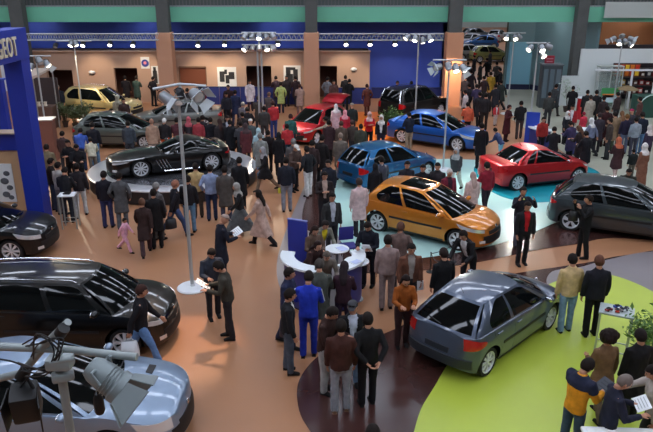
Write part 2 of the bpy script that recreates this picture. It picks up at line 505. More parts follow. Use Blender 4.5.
    # mirrors
    for s in (1, -1):
        p = basepts(xf0-.28); mb = MB()
        mb.ell((p.x, s*(p.y+.16), p.z+.09), (.07, .10, .065), 12, 8)
        mb.tube([(p.x+.02, s*(p.y-.03), p.z+.02), (p.x, s*(p.y+.10), p.z+.06)], .025, 6)
        mo = mb.build('side_mirror', mp, root, True)
        mg = MB(); mg.ell((p.x-.055, s*(p.y+.16), p.z+.09), (.02, .085, .05), 10, 6); mg.build('mirror_glass', M_CHROME, mo, True)
    # interior hint seen behind glass is opaque; roof aerial
    an = MB(); t = roofpt(0, .08 if not S['sport'] else .5); an.tube([t, t+Vector((-.12, 0, .16))], .005, 5); 
    if not S['sport']: an.build('aerial', M_BLACK, root)
    if S['rails']:
        for s in (1, -1):
            rl = MB(); pts = [roofpt(s*.93, a)+Vector((0, 0, .045 if 0 < k < 6 else .0)) for k, a in enumerate([.04, .08, .25, .5, .75, .92, .96])]
            rl.tube(pts, .014, 6); rl.build('roof_rail', M_CHROME, root, True)
    ctx = dict(root=root, S_=S_, zs=zs, zc=zc, w=w, roofpt=roofpt, L=L, hw=hw, patch=patch, cpatch=cpatch, xf=xf, ro=ro, wspt=wspt, rwpt=rwpt, xinv=xinv, prof=prof, mp=mp)
    return ctx
# ================================================================= people
TMP = []
def fuse(mb, voxel, smooth=3, amp=0.0, seed=0.0, decim=None):
    me = mb.mesh('t', True, 180)
    o = bpy.data.objects.new('t', me); COL.objects.link(o)
    m = o.modifiers.new('r', 'REMESH'); m.mode = 'VOXEL'; m.voxel_size = voxel; m.use_smooth_shade = True
    if smooth: sm = o.modifiers.new('s', 'SMOOTH'); sm.iterations = smooth; sm.factor = .5
    if decim: d = o.modifiers.new('d', 'DECIMATE'); d.ratio = decim
    bpy.context.view_layer.update()
    dg = bpy.context.evaluated_depsgraph_get()
    out = bpy.data.meshes.new_from_object(o.evaluated_get(dg))
    bpy.data.objects.remove(o)
    if amp:
        nr = [v.normal.copy() for v in out.vertices]
        for v, n in zip(out.vertices, nr):
            p = Vector((v.co.x*9, v.co.y*9, v.co.z*4+seed))
            v.co = v.co+n*(amp*noise.noise(p)+amp*.5*noise.noise(p*2.7))
    for p in out.polygons: p.use_smooth = True
    return out
def append_mesh(me, mb, mi):
    """join the faces of mb to mesh me with material index mi"""
    bm = bmesh.new(); bm.from_mesh(me)
    vs = [bm.verts.new(p) for p in mb.v]
    for f in mb.f:
        try:
            fc = bm.faces.new([vs[i] for i in f]); fc.material_index = mi; fc.smooth = True
        except ValueError: pass
    bm.to_mesh(me); bm.free()
# pose: arms (flex, abduct, elbow, inward) right / left; legs (thigh, knee) right / left; lean; head (pitch, yaw)
POSES = {
 'stand':   dict(ar=(4, 9, 14, 4), al=(2, 9, 10, 4), lr=(3, 3), ll=(-2, 2), lean=1, head=(8, 0)),
 'relax':   dict(ar=(-4, 10, 20, 8), al=(10, 12, 55, 30), lr=(8, 10), ll=(-2, 0), lean=2, head=(12, 18)),
 'pockets': dict(ar=(-12, 22, 50, 20), al=(-12, 22, 50, 20), lr=(2, 4), ll=(-3, 2), lean=2, head=(6, -15)),
 'behind':  dict(ar=(-32, 14, 8, 42), al=(-34, 14, 8, 44), lr=(2, 2), ll=(0, 2), lean=3, head=(12, -10)),
 'hold':    dict(ar=(22, 10, 78, 28), al=(20, 10, 82, 28), lr=(3, 4), ll=(-3, 3), lean=5, head=(30, 0)),
 'photo':   dict(ar=(48, 26, 112, 34), al=(46, 26, 112, 34), lr=(5, 4), ll=(-4, 4), lean=-2, head=(4, 0)),
 'walk':    dict(ar=(-24, 8, 12, 4), al=(26, 8, 22, 6), lr=(24, 10), ll=(-22, 20), lean=4, head=(8, 0)),
 'reach':   dict(ar=(62, 10, 18, 4), al=(4, 10, 14, 4), lr=(10, 8), ll=(-6, 3), lean=8, head=(18, 0)),
 'lean':    dict(ar=(50, 12, 42, 20), al=(46, 12, 46, 20), lr=(8, 14), ll=(-6, 6), lean=30, head=(20, 0)),
 'carry':   dict(ar=(2, 12, 10, 2), al=(14, 10, 70, 30), lr=(12, 6), ll=(-12, 10), lean=2, head=(6, 10)),
 'arms':    dict(ar=(20, 12, 98, 62), al=(16, 12, 98, 62), lr=(2, 2), ll=(-2, 2), lean=1, head=(8, 12)),
 'crouch':  dict(ar=(50, 14, 40, 14), al=(40, 14, 50, 14), lr=(88, 112), ll=(40, 118), lean=26, head=(10, 0)),
}
def skeleton(pose, fem, kid):
    P = POSES[pose]
    def leg(side, th, kn):
        h = Vector((side*.092, 0, .93)); a, b = radians(th), radians(th-kn)
        k = h+Vector((side*.012, -sin(a), -cos(a)))*.435
        f = k+Vector((0, -sin(b), -cos(b)))*.42
        return [h, k, f]
    LR, LL = leg(-1, *P['lr']), leg(1, *P['ll'])
    drop = min(LR[2].z, LL[2].z)-.075
    lean = radians(P['lean'])
    Rl = Matrix.Rotation(lean, 3, 'X'); hip = Vector((0, 0, .95))
    T = lambda p: Rl @ (Vector(p)-hip)+hip-Vector((0, 0, drop))
    LR = [p-Vector((0, 0, drop)) for p in LR]; LL = [p-Vector((0, 0, drop)) for p in LL]
    sw = (.160 if fem else .180)
    def arm(side, fl, ab, el, inw):
        s = Vector((side*sw, 0, 1.405)); fl_, ab_, = radians(fl), radians(ab)
        d1 = Vector((side*sin(ab_), -sin(fl_)*cos(ab_), -cos(fl_)*cos(ab_)))
        e = s+d1*.285
        f2, i2 = radians(fl+el), radians(inw)
        d2 = Vector((-side*sin(i2)*.8+side*sin(ab_)*.3*cos(i2), -sin(f2)*cos(i2), -cos(f2)*cos(i2))).normalized()
        w_ = e+d2*.255
        return [T(s), T(e), T(w_), (Rl @ d2)]
    AR, AL = arm(-1, *P['ar']), arm(1, *P['al'])
    hp, hy = radians(P['head'][0]), radians(P['head'][1])
    Rh = Matrix.Rotation(hy, 3, 'Z') @ Matrix.Rotation(hp, 3, 'X')
    neck = T((0, .0, 1.50))
    Hd = lambda p: Rh @ (Vector(p)-Vector((0, 0, 1.52)))+T((0, -.012, 1.52))
    return dict(T=T, LR=LR, LL=LL, AR=AR, AL=AL, Hd=Hd, Rh=Rh, sw=sw, drop=drop, Rl=Rl)
def ring_loft(mb, rings, T, n=18):
    rows = []
    for (z, rx, ry, yo) in rings:
        rows.append([T(Vector((rx*cos(2*pi*k/n), yo+ry*sin(2*pi*k/n), z))) for k in range(n)])
    mb.grid(rows, closed=True)
    o = len(mb.v)-len(rings)*n
    mb.f.append(tuple(o+k for k in range(n))[::-1]); mb.m.append(0)
    mb.f.append(tuple(o+(len(rings)-1)*n+k for k in range(n))); mb.m.append(0)
def headfn(p):
    # p on a unit-ish ellipsoid; narrow the jaw, flatten the face
    z = p.z/.118
    if z < 0:
        k = 1-.30*z*z
        p = Vector((p.x*k, p.y*(1-.12*z*z)-.012*(-z), p.z))
    if p.y < 0: p.y *= .93
    return p
def make_body(pose, fem):
    K = skeleton(pose, fem, False); T, Hd = K['T'], K['Hd']
    mb = MB(); f = .93 if fem else 1.0
    ring_loft(mb, [(.86, .10, .08, .01), (.93, .14, .095, .01), (1.08, .12*f, .088, 0), (1.28, .15*f, .10, 0), (1.39, .145*f, .082, 0), (1.455, .09, .062, .0), (1.50, .055, .055, .002), (1.56, .052, .055, .0)], T)
    for A, s in ((K['AR'], -1), (K['AL'], 1)):
        mid = A[0].lerp(A[1], .5)
        mb.tube([A[0]+(T((0, 0, 1.42))-A[0])*.25, A[0], mid, A[1], A[1].lerp(A[2], .4), A[2]], [.046, .048, .040, .031, .031, .025], 12)
        d = A[3]; wr = A[2]
        palm = [wr-d*.02, wr+d*.02, wr+d*.055, wr+d*.085]
        mb.tube(palm, [(.024, .019), (.036, .017), (.040, .016), (.034, .012)], 12, ref=(0, 1, 0))
    for Lg in (K['LR'], K['LL']):
        h, k, a = Lg
        mb.tube([h+Vector((0, 0, .03)), h.lerp(k, .4), k, k.lerp(a, .35), a], [.074, .066, .047, .045, .034], 12)
        mb.tube([a+Vector((0, .03, -.02)), a+Vector((0, -.05, -.04)), a+Vector((0, -.12, -.055))], [.034, .034, .025], 10)
    # head
    mb.ell((0, 0, 0), (.076, .096, .118), 20, 14, fn=lambda p: Hd(headfn(p)+Vector((0, -.012, 1.632))))
    mb.ell((0, 0, 0), (.013, .022, .026), 8, 6, fn=lambda p: Hd(p+Vector((0, -.108, 1.622))))
    mb.ell((0, 0, 0), (.042, .02, .012), 8, 6, fn=lambda p: Hd(p+Vector((0, -.088, 1.658))))
    mb.ell((0, 0, 0), (.028, .018, .014), 8, 6, fn=lambda p: Hd(p+Vector((0, -.086, 1.575))))
    me = fuse(mb, .0125, 2)
    ex = MB()
    for s in (-1, 1):
        ex.ell((0, 0, 0), (.010, .018, .030), 8, 6, fn=lambda p: Hd(p+Vector((s*.077, .0, 1.625))))
    for A, s in ((K['AR'], -1), (K['AL'], 1)):
        d = A[3].normalized(); wr = A[2]
        sx = (Vector((0, 1, 0))-d*d.y)
        if sx.length < .2: sx = Vector((0, 0, 1))-d*d.z
        sx.normalize(); up = d.cross(sx)
        inn = up if up.x*s < 0 else -up
        for q in range(4):
            o = sx*((q-1.5)*.0185); ln = (.062, .073, .068, .052)[q]
            b = wr+d*.075+o
            ex.tube([b, b+d*ln*.45+inn*.004, b+d*ln*.75+inn*.018, b+d*ln*.9+inn*.032], [.0092, .009, .008, .006], 6)
        b = wr+d*.025-sx*.03
        ex.tube([b, b+d*.03-sx*.018+inn*.01, b+d*.055-sx*.020+inn*.02], [.011, .010, .007], 6)
    append_mesh(me, ex, 0)
    ey = MB()
    for s in (-1, 1):
        ey.ell((0, 0, 0), (.011, .006, .0065), 8, 5, fn=lambda p: Hd(p+Vector((s*.03, -.100, 1.638))))
        ey.ell((0, 0, 0), (.018, .006, .0045), 8, 5, fn=lambda p: Hd(p+Vector((s*.031, -.104, 1.662))))
    append_mesh(me, ey, 1)
    li = MB(); li.ell((0, 0, 0), (.021, .008, .006), 8, 5, fn=lambda p: Hd(p+Vector((0, -.101, 1.578)))); append_mesh(me, li, 2)
    return me, K
def make_top(pose, fem, kind, K, opened):
    """jacket, coat, robe: one fused garment with sleeves"""
    T = K['T']; f = .92 if fem else 1.0
    mb = MB()
    tors = [(1.05, .168*f, .122, .005), (1.17, .175*f, .128, .0), (1.30, .196*f, .132, .0), (1.385, .185*f, .115, .003), (1.44, .138*f, .090, .006), (1.485, .082, .072, .006), (1.515, .068, .068, .006)]
    if kind == 'jacket': ring_loft(mb, [(.87, .178, .128, .005), (.95, .180, .128, .005)]+tors, T)
    elif kind == 'sweater': ring_loft(mb, [(.90, .162, .118, .005), (.95, .165, .12, .005)]+[(z, a*.95, b*.93, c) for z, a, b, c in tors], T)
    else:
        # coat / robe / dress hem follows the hips straight down
        hem = {'coat': .56, 'robe': .13, 'longcoat': .38}[kind]
        dz = K['drop']
        st = abs(K['LR'][2].y-K['LL'][2].y)
        w_ = {'coat': .205, 'robe': .235, 'longcoat': .225}[kind]
        dep = .145+min(.28, st*.5)*{'coat': .5, 'robe': .9, 'longcoat': .75}[kind]
        yo = (K['LR'][1].y+K['LL'][1].y)*.5*.4
        ring_loft(mb, [(hem+dz*0, w_, dep, yo), (lerp(hem, .95, .5), .198, lerp(dep, .135, .5), yo*.5), (.95, .186, .132, .003)], lambda p: Vector(p)-Vector((0, 0, dz if p.z > .9 else dz*.6)))
        ring_loft(mb, [(.88, .17, .12, .003), (.95, .18, .127, .003)]+tors, T)
        for Lg in (K['LR'], K['LL']):
            h, k, a = Lg; e = {'coat': k, 'longcoat': k.lerp(a, .35), 'robe': k.lerp(a, .8)}[kind]
            mb.tube([h, h.lerp(k, .5), k.lerp(h, .05) if kind == 'coat' else k]+([] if kind == 'coat' else [e]), .102, 12)
    for A in (K['AR'], K['AL']):
        c = T((0, 0, 1.40))
        mb.tube([A[0]+(c-A[0])*.35, A[0]+(c-A[0])*.02, A[0].lerp(A[1], .5), A[1], A[1].lerp(A[2], .5), A[2]+A[3]*.0], [.060, .062, .060, .054, .050, .043], 14)
    me = fuse(mb, .016, 3, .012, seed=hash(pose) % 7)
    if opened:
        Ti = K['Rl'].inverted()
        bm = bmesh.new(); bm.from_mesh(me); kill = []
        for fc in bm.faces:
            p = Ti @ (fc.calc_center_median()+Vector((0, 0, K['drop']))-Vector((0, 0, .95)))+Vector((0, 0, .95))
            wd = .034+max(0, (p.z-.98))*.10 if p.z < 1.50 else .05
            if p.y < -.045 and abs(p.x) < wd and p.z < 1.54: kill.append(fc)
        bmesh.ops.delete(bm, geom=kill, context='FACES'); bm.to_mesh(me); bm.free()
    return me
def make_shirt(K, fem):
    f = .92 if fem else 1.0; mb = MB()
    ring_loft(mb, [(.90, .150, .108, .003), (1.05, .150*f, .108, .0), (1.30, .17*f, .117, .0), (1.40, .16*f, .10, .0), (1.46, .09, .074, .0), (1.50, .063, .063, .002)], K['T'], 20)
    return mb.mesh('shirt', True, 60)
def make_trousers(K, wide=1.0):
    mb = MB(); T = K['T']
    ring_loft(mb, [(.84, .15, .105, .005), (.93, .168, .118, .005), (1.03, .15, .108, .003)], T)
    for Lg in (K['LR'], K['LL']):
        h, k, a = Lg
        mb.tube([h+Vector((0, 0, .0)), h.lerp(k, .35), k, k.lerp(a, .5), a+Vector((0, 0, .0)), a+(a-k).normalized()*.03], [.092, .086*wide, .068*wide, .064*wide, .062*wide, .060*wide], 14)
    return fuse(mb, .018, 3, .009, seed=3)
def make_skirt(K):
    # knee to calf length, over both legs
    mb = MB(); dz = K['drop']; st = abs(K['LR'][2].y-K['LL'][2].y)
    ring_loft(mb, [(.22, .22, .16+st*.42, 0), (.6, .19, .15+st*.2, 0), (.95, .155, .115, .003), (1.03, .14, .105, .003)], lambda p: Vector(p)-Vector((0, 0, dz)))
    for h, k, a in (K['LR'], K['LL']): mb.tube([h, k, k.lerp(a, .6)], .09, 12)
    return fuse(mb, .018, 3, .014, seed=5)
def make_shoe(K, side):
    mb = MB(); a = (K['LR'] if side < 0 else K['LL'])[2]; k = (K['LR'] if side < 0 else K['LL'])[1]
    th = 0
    z = a.z-.075
    mb.tube([a+Vector((0, .055, -.035)), a+Vector((0, .02, -.028)), a+Vector((0, -.05, -.035)), a+Vector((0, -.13, -.048)), a+Vector((0, -.165, -.055))],
            [(.03, .034), (.040, .042), (.042, .038), (.043, .026), (.028, .016)], 12, ref=(1, 0, 0))
    mb.box(a+Vector((0, -.05, -.068)), (.075, .22, .014), bev=.006)
    return mb.mesh('shoe', True, 50)
def make_hair(kind, K):
    Hd = K['Hd']; mb = MB()
    if kind in ('short', 'thin'):
        e = .008 if kind == 'thin' else .016
        rows = []
        full = MB(); full.ell((0, 0, 0), (.077+e, .098+e, .118+e), 22, 16)
        bm = bmesh.new(); vs = [bm.verts.new(p) for p in full.v]
        for f in full.f:
            c = sum((Vector(full.v[i]) for i in f), Vector())/len(f)
            if c.z < -.02 and c.y < .02: continue
            if c.z < -.075: continue
            if c.y < -.045 and c.z < .055: continue
            if c.y < -.02 and c.z < .01: continue
            bm.faces.new([vs[i] for i in f])
        bmesh.ops.delete(bm, geom=[v for v in bm.verts if not v.link_faces], context='VERTS')
        for v in bm.verts: v.co = Hd(headfn(v.co.copy())+Vector((0, -.006, 1.637)))
        bmesh.ops.recalc_face_normals(bm, faces=bm.faces[:])
        for f in bm.faces: f.smooth = True
        me = bpy.data.meshes.new('hair'); bm.to_mesh(me); bm.free(); return me
    if kind == 'long':
        mb.ell((0, 0, 0), (.094, .108, .128), 16, 12, fn=lambda p: Hd(p+Vector((0, .012, 1.648)) if p.y > -.062 else Vector((p.x, p.y*.55+.012, p.z*1.0+1.655)) if p.z < .05 else p+Vector((0, .012, 1.648))))
        mb.tube([Hd((0, .04, 1.66)), Hd((0, .075, 1.55)), K['T']((0, .125, 1.42)), K['T']((0, .145, 1.28))], [(.085, .06), (.09, .05), (.085, .035), (.05, .02)], 14, ref=(1, 0, 0))
        return fuse(mb, .014, 3, .01)
    if kind == 'afro':
        mb.ell((0, 0, 0), (.155, .15, .15), 18, 14, fn=lambda p: Hd(p+Vector((0, .045, 1.68))))
        return fuse(mb, .015, 1, .03)
    if kind == 'scarf':
        mb.ell((0, 0, 0), (.096, .112, .134), 18, 14, fn=lambda p: Hd(p+Vector((0, .004, 1.638))))
        mb.tube([Hd((0, .015, 1.60)), K['T']((0, .0, 1.50)), K['T']((0, .0, 1.42)), K['T']((0, .0, 1.33))], [(.085, .085), (.095, .09), (.17, .125), (.175, .138)], 16, ref=(1, 0, 0))
        me = fuse(mb, .015, 3, .008)
        Hi = K['Rh'].inverted(); base = K['T']((0, -.012, 1.52))
        bm = bmesh.new(); bm.from_mesh(me); kill = []
        for fc in bm.faces:
            p = Hi @ (fc.calc_center_median()-base)+Vector((0, 0, 1.52))
            if p.y < -.04 and (p.x/.062)**2+((p.z-1.628)/.078)**2 < 1: kill.append(fc)
        bmesh.ops.delete(bm, geom=kill, context='FACES'); bm.to_mesh(me); bm.free()
        return me
    if kind == 'cap':
        mb.ell((0, 0, 0), (.09, .108, .085), 16, 10, fn=lambda p: Hd(Vector((p.x, p.y, max(p.z, -.01)))+Vector((0, .0, 1.682))))
        mb.tube([Hd((0, -.06, 1.69)), Hd((0, -.13, 1.682)), Hd((0, -.175, 1.668))], [(.075, .010), (.068, .008), (.045, .006)], 12, ref=(1, 0, 0))
        return fuse(mb, .010, 1)
CACHE = {}
def cached(key, fn):
    if key not in CACHE: CACHE[key] = fn()
    return CACHE[key]
HAIRNAME = {'short': 'hair', 'thin': 'hair', 'long': 'hair', 'afro': 'hair', 'scarf': 'headscarf', 'cap': 'cap'}
SKIN = (188, 134, 106)
def person(px, py, H, yaw, pose, top, hair, ctop, cleg, chair, label, shirt=None, foot=False, shoe=(24, 22, 22), sk=SKIN, group='visitors on the show floor', fem=None, z=0.0, lift=None):
    """px, py = top of the head in the photo (or the feet when foot=True)"""
    if fem is None: fem = hair in ('long', 'scarf', 'afro')
    body, K = cached(('b', pose, fem), lambda: make_body(pose, fem))
    s = H/1.75
    htop = K['Hd'](Vector((0, -.012, 1.755)))
    R = Matrix.Rotation(radians(yaw), 3, 'Z')
    if foot: p = G(px, py, z)
    else:
        hw_ = G(px, py, htop.z*s+z); off = R @ Vector((htop.x, htop.y, 0))*s
        p = Vector((hw_.x-off.x, hw_.y-off.y, z))
    root = link('person', body, [skin(sk), mat((30, 20, 18), .5), mat((160, 90, 80), .5)], None, p, label=label, category='person', group=group)
    root.rotation_euler = (0, 0, radians(yaw)); root.scale = (s*1.05, s*1.06, s)
    op = shirt is not None
    def part(nm, key, fn, col):
        link(nm, cached(key, fn), [cloth(col)], root)
    gname = {'jacket': 'jacket', 'sweater': 'sweater', 'coat': 'coat', 'longcoat': 'coat', 'robe': 'robe', 'dress': 'dress'}[top]
    part(gname, ('t', pose, fem, top, op), lambda: make_top(pose, fem, top, K, op), ctop)
    if op: part('shirt', ('sh', pose, fem), lambda: make_shirt(K, fem), shirt)
    if top != 'robe':
        if isinstance(cleg, tuple) and len(cleg) == 4:
            part('skirt', ('sk', pose, fem), lambda: make_skirt(K), cleg[:3])
        else: part('trousers', ('tr', pose), lambda: make_trousers(K), cleg)
    part(HAIRNAME[hair], ('h', pose, fem, hair), lambda: make_hair(hair, K), chair)
    for sd in (-1, 1): part('shoe', ('s', pose, sd, fem), lambda: make_shoe(K, sd), shoe)
    root['_k'] = 0; del root['_k']
    return root, K, s
def hand_world(pr, side='AR', d=.10):
    root, K, s = pr
    A = K[side]; p = (A[2]+A[3]*d)*s
    return Matrix.Rotation(root.rotation_euler.z, 3, 'Z') @ p + root.location
# ================================================================= the hall
def st(mb, name, m, **k): return mb.build(name, m, kind='structure', **k)
TAN = mat((166, 117, 83), 0.42, noise_amt=0.07, noise_scale=.5, spec=0.35, name='tan_carpet_tile')
fb = MB(); fb.box((0, 52, -.10), (72, 124, .20)); st(fb, 'floor', TAN)
def zone(pix, z, m, name='floor', n=6, smooth=True, closed=True):
    P = [G(*p) for p in pix]
    P = [Vector((p.x, p.y, 0)) for p in P]
    if smooth: P = catmull(P, n)
    mb = MB(); k = len(P)
    vs = [(p.x, p.y, z) for p in P]+[(p.x, p.y, 0.0) for p in P]
    mb.add(vs, [tuple(range(k))]+[(i, (i+1) % k, k+(i+1) % k, k+i) for i in range(k)])
    return mb
def stz(pix, z, m, **k): return st(zone(pix, z, m, **k), 'floor', m, weld=False)
GREYF = mat((168, 168, 150), .45, noise_amt=.08, noise_scale=.6, name='grey_floor')
MAUVE = mat((128, 120, 122), .32, noise_amt=.06, noise_scale=.8, name='grey_glossy_floor')
BROWN = mat((66, 40, 36), .20, noise_amt=.12, noise_scale=.8, spec=.6, name='dark_brown_glossy_floor')
PALE = mat((176, 214, 208), .28, noise_amt=.03, noise_scale=1, name='pale_aqua_floor')
TEAL = mat((30, 150, 165), .25, name='teal_floor')
GREEN = mat((176, 192, 66), .34, noise_amt=.05, noise_scale=.7, name='lime_floor')
ORANGE = mat((236, 118, 24), .4, name='orange_floor')  # orange carpet, with the bright lit patch put into its colour too
st(zone([(497, 88), (700, 88), (700, 190), (640, 192), (612, 180), (584, 166), (560, 150), (540, 138), (512, 120)], .008, None, smooth=False), 'floor', GREYF, weld=False)
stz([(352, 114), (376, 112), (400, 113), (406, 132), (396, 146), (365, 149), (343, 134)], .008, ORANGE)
stz([(310, 176), (324, 172), (336, 180), (338, 215), (345, 262), (348, 300), (318, 306), (290, 300), (279, 285), (277, 262), (284, 236), (296, 206)], .010, MAUVE)
stz([(318, 178), (326, 176), (334, 190), (334, 222), (318, 232), (303, 226), (305, 202)], .014, BROWN)
stz([(342, 258), (360, 272), (400, 273), (440, 268), (485, 261), (538, 250), (578, 244), (613, 238), (700, 240), (700, 205), (600, 195), (480, 200), (380, 220), (345, 235)], .013, BROWN)
stz([(336, 174), (380, 165), (430, 160), (470, 160), (560, 166), (608, 182), (612, 198), (590, 212), (556, 223), (530, 234), (495, 245), (452, 254), (415, 259), (378, 260), (352, 252), (338, 236), (333, 205)], .020, PALE)
stz([(474, 168), (484, 186), (504, 198), (535, 203), (565, 200), (592, 192), (603, 180), (590, 168), (545, 158), (495, 158)], .026, TEAL)
stz([(297, 397), (302, 375), (322, 354), (352, 343), (384, 334), (413, 320), (440, 302), (468, 287), (515, 274), (560, 267), (592, 262), (622, 256), (680, 252), (700, 300), (700, 470), (480, 480), (340, 452), (306, 425)], .011, BROWN)
stz([(552, 272), (578, 268), (608, 260), (650, 252), (690, 256), (690, 320), (640, 310), (575, 296), (548, 286)], .015, MAUVE)
stz([(404, 470), (413, 436), (421, 410), (434, 388), (450, 362), (474, 335), (505, 310), (532, 295), (553, 283), (578, 276), (606, 275), (631, 282), (660, 297), (700, 330), (720, 480), (560, 520)], .019, GREEN)
# ---- hall shell
WALL = mat((120, 124, 120), .8, name='hall_plaster')
for nm, c, d in (('wall_left', (-31, 52, 6.7), (.4, 124, 13.8)), ('wall_right', (34, 52, 6.7), (.4, 124, 13.8)), ('wall_front', (1, -9, 6.7), (66, .4, 13.8)), ('wall_far', (1, 112, 6.7), (66, .4, 13.8))):
    b = MB(); b.box(c, d); st(b, nm, WALL)
b = MB(); b.box((1, 52, 13.9), (66, 124, .3)); st(b, 'ceiling', mat((150, 153, 150), .85))
YW = 40.0
zt = V(330, 52, YW).z
BEIGE = mat((184, 148, 124), .7, noise_amt=.04, noise_scale=.5, name='beige_panel')
def xw(px, y=80, Y=YW): return V(px, y, Y).x
def wallpiece(mb, x0, x1, z0, z1, Y=YW, th=.25): mb.box(((x0+x1)/2, Y+th/2, (z0+z1)/2), (x1-x0, th, z1-z0))
mb = MB()
opens = [(48, 73, 70, None), (115, 138, 68, None), (180, 206.5, 67, 84.5), (246.5, 271.5, 66, None), (320, 337, 66, None)]
x = xw(-20)
for a, b_, top, bot in opens:
    xa, xb = xw(a), xw(b_); wallpiece(mb, x, xa, 0, zt); zz = V(a, top, YW).z
    wallpiece(mb, xa, xb, zz, zt)
    if bot: wallpiece(mb, xa, xb, 0, V(a, bot, YW).z)
    x = xb
wallpiece(mb, x, xw(369.5), 0, zt)
mb.box((xw(369.5)-.12, YW+1.2, zt/2), (.25, 2.2, zt)); 
mb.box(((xw(-20)+xw(370))/2, YW+.1, zt+.03), (xw(370)-xw(-20), .34, .07))
st(mb, 'wall_back', BEIGE)
b = MB(); wallpiece(b, xw(-40), xw(369), 0, zt, YW+2.2, .1); st(b, 'wall_inner', mat((88, 52, 42), .7))
b = MB(); wallpiece(b, xw(-40), xw(369), zt-.03, zt+.0, YW+.25, 2.0); st(b, 'ceiling', mat((90, 70, 60), .8))
# lit orange-brown sign panel in the recess
b = MB(); xa, xb = xw(180), xw(206.5); za, zb_ = V(180, 84.5, YW).z, V(180, 67, YW).z
b.box(((xa+xb)/2, YW+.15, (za+zb_)/2), (xb-xa, .06, zb_-za)); o = b.build('wall_panel', mat((128, 72, 48), .45), label='orange-brown panel set into the beige wall right of the left pillar', category='panel')
f = MB()
for (cx, cz, dx, dz) in ((xa, (za+zb_)/2, .05, zb_-za), (xb, (za+zb_)/2, .05, zb_-za), ((xa+xb)/2, za, xb-xa, .05), ((xa+xb)/2, zb_, xb-xa, .05)): f.box((cx, YW-.01, cz), (dx, .06, dz+.04))
f.build('frame', mat((120, 88, 66), .6), o)
# blue wall above and behind
BLUE = mat((72, 98, 206), .6, noise_amt=.05, noise_scale=.3, name='blue_wall')
b = MB(); wallpiece(b, -30.8, xw(446, 60, 42.6), 0, 4.86, 42.6, .3); b.box((xw(446, 60, 42.6)-.15, 43.8, 2.4), (.3, 2.4, 4.8)); st(b, 'wall_blue', BLUE)
DB = mat((24, 36, 100), .7, name='dark_blue_panel')
def lowpanel(x0, x1, y0, Y, lab):
    b = MB(); zz = V(x0, y0, Y).z; xa, xb = V(x0, 100, Y).x, V(x1, 100, Y).x
    n = max(1, int((xb-xa)/1.2)); 
    for k in range(n): b.box((lerp(xa, xb, (k+.5)/n), Y, zz/2), ((xb-xa)/n-.02, .08, zz), bev=.01)
    o = b.build('low_partition', DB, label=lab, category='partition')
    c = MB(); c.box(((xa+xb)/2, Y, zz+.015), (xb-xa, .11, .03)); c.build('top_rail', mat((40, 48, 80), .4, .5), o)
lowpanel(199, 303, 87, 39.4, 'low dark blue partition along the beige wall between the two left pillars')
lowpanel(333, 369, 88, 39.5, 'low dark blue partition at the right end of the beige wall')
lowpanel(371, 441, 88, 41.6, 'low dark blue partition against the plain blue wall')
# green gallery fascia
GF = mat((112, 190, 158), .55, noise_amt=.03, noise_scale=.4, name='green_fascia')
zg0, zg1 = V(330, 22, 39.9).z, V(330, 7, 39.9).z
b = MB(); b.box((1.5, 40.05, (zg0+zg1)/2), (64, .3, zg1-zg0)); st(b, 'gallery_fascia', GF)
b = MB(); b.box((1.5, 43.2, zg0+.16), (64, 6.0, .24)); st(b, 'gallery_slab', mat((96, 100, 100), .8))
b = MB(); b.box((1.5, 46.3, 9.6), (64, .3, 8.6)); st(b, 'wall_gallery', mat((92, 98, 96), .8))
rl = MB(); 
for k in range(320): rl.box((-30.5+k*.2, 40.0, zg1+.30), (.05, .05, .60))
ro_ = rl.build('gallery_railing', mat((110, 112, 108), .5, .4), label='grey metal railing with close bars along the top of the green gallery', category='railing')
b = MB(); b.box((1.5, 40.0, zg1+.62), (64, .08, .06)); b.box((1.5, 40.0, zg1+.05), (64, .1, .06)); b.build('handrail', M_STEEL, ro_)
# hanging white board upper right
xa, xb = V(605, 10, 39.5).x, V(651, 10, 39.5).x; za, zb_ = V(605, 18, 39.5).z, V(605, 2, 39.5).z
b = MB(); b.box(((xa+xb)/2+.3, 39.55, (za+zb_)/2), (xb-xa+.6, .08, zb_-za), bev=.02); o = b.build('hanging_board', mat((176, 182, 176), .6), label='plain grey-white board hung on the green gallery front at the upper right', category='board')
# pillars
CONC = mat((82, 84, 82), .8, noise_amt=.1, noise_scale=2, name='concrete')
for k, (x0, x1, tint) in enumerate([(158.5, 173.5, 0), (304, 319, 0), (445, 461.5, 1)]):
    Y = 39.1; xa, xb = V(x0, 60, Y).x, V(x1, 60, Y).x; z1 = V(x0, 32.5, Y).z
    b = MB(); b.box(((xa+xb)/2, Y+.2, 7), ((xb-xa)*.78, .6, 14)); o = st(b, 'pillar', CONC)
    s_ = MB(); s_.box(((xa+xb)/2, Y+.15, z1/2), (xb-xa, .9, z1), bev=.02); s_.build('cladding', mat((204, 152, 120), .7) if not tint else mat((206, 146, 110), .7), o)  # third pillar's beige shifted to orange: warm light put into its colour
for (xt, xb_, wd, Y) in ((584, 579, .62, 39.3), (15, 20, .75, 39.1)):
    b = MB(); c = V(xt, 5, Y).x; b.box((c, Y+.2, 7), (wd, .6, 14)); st(b, 'pillar', CONC)
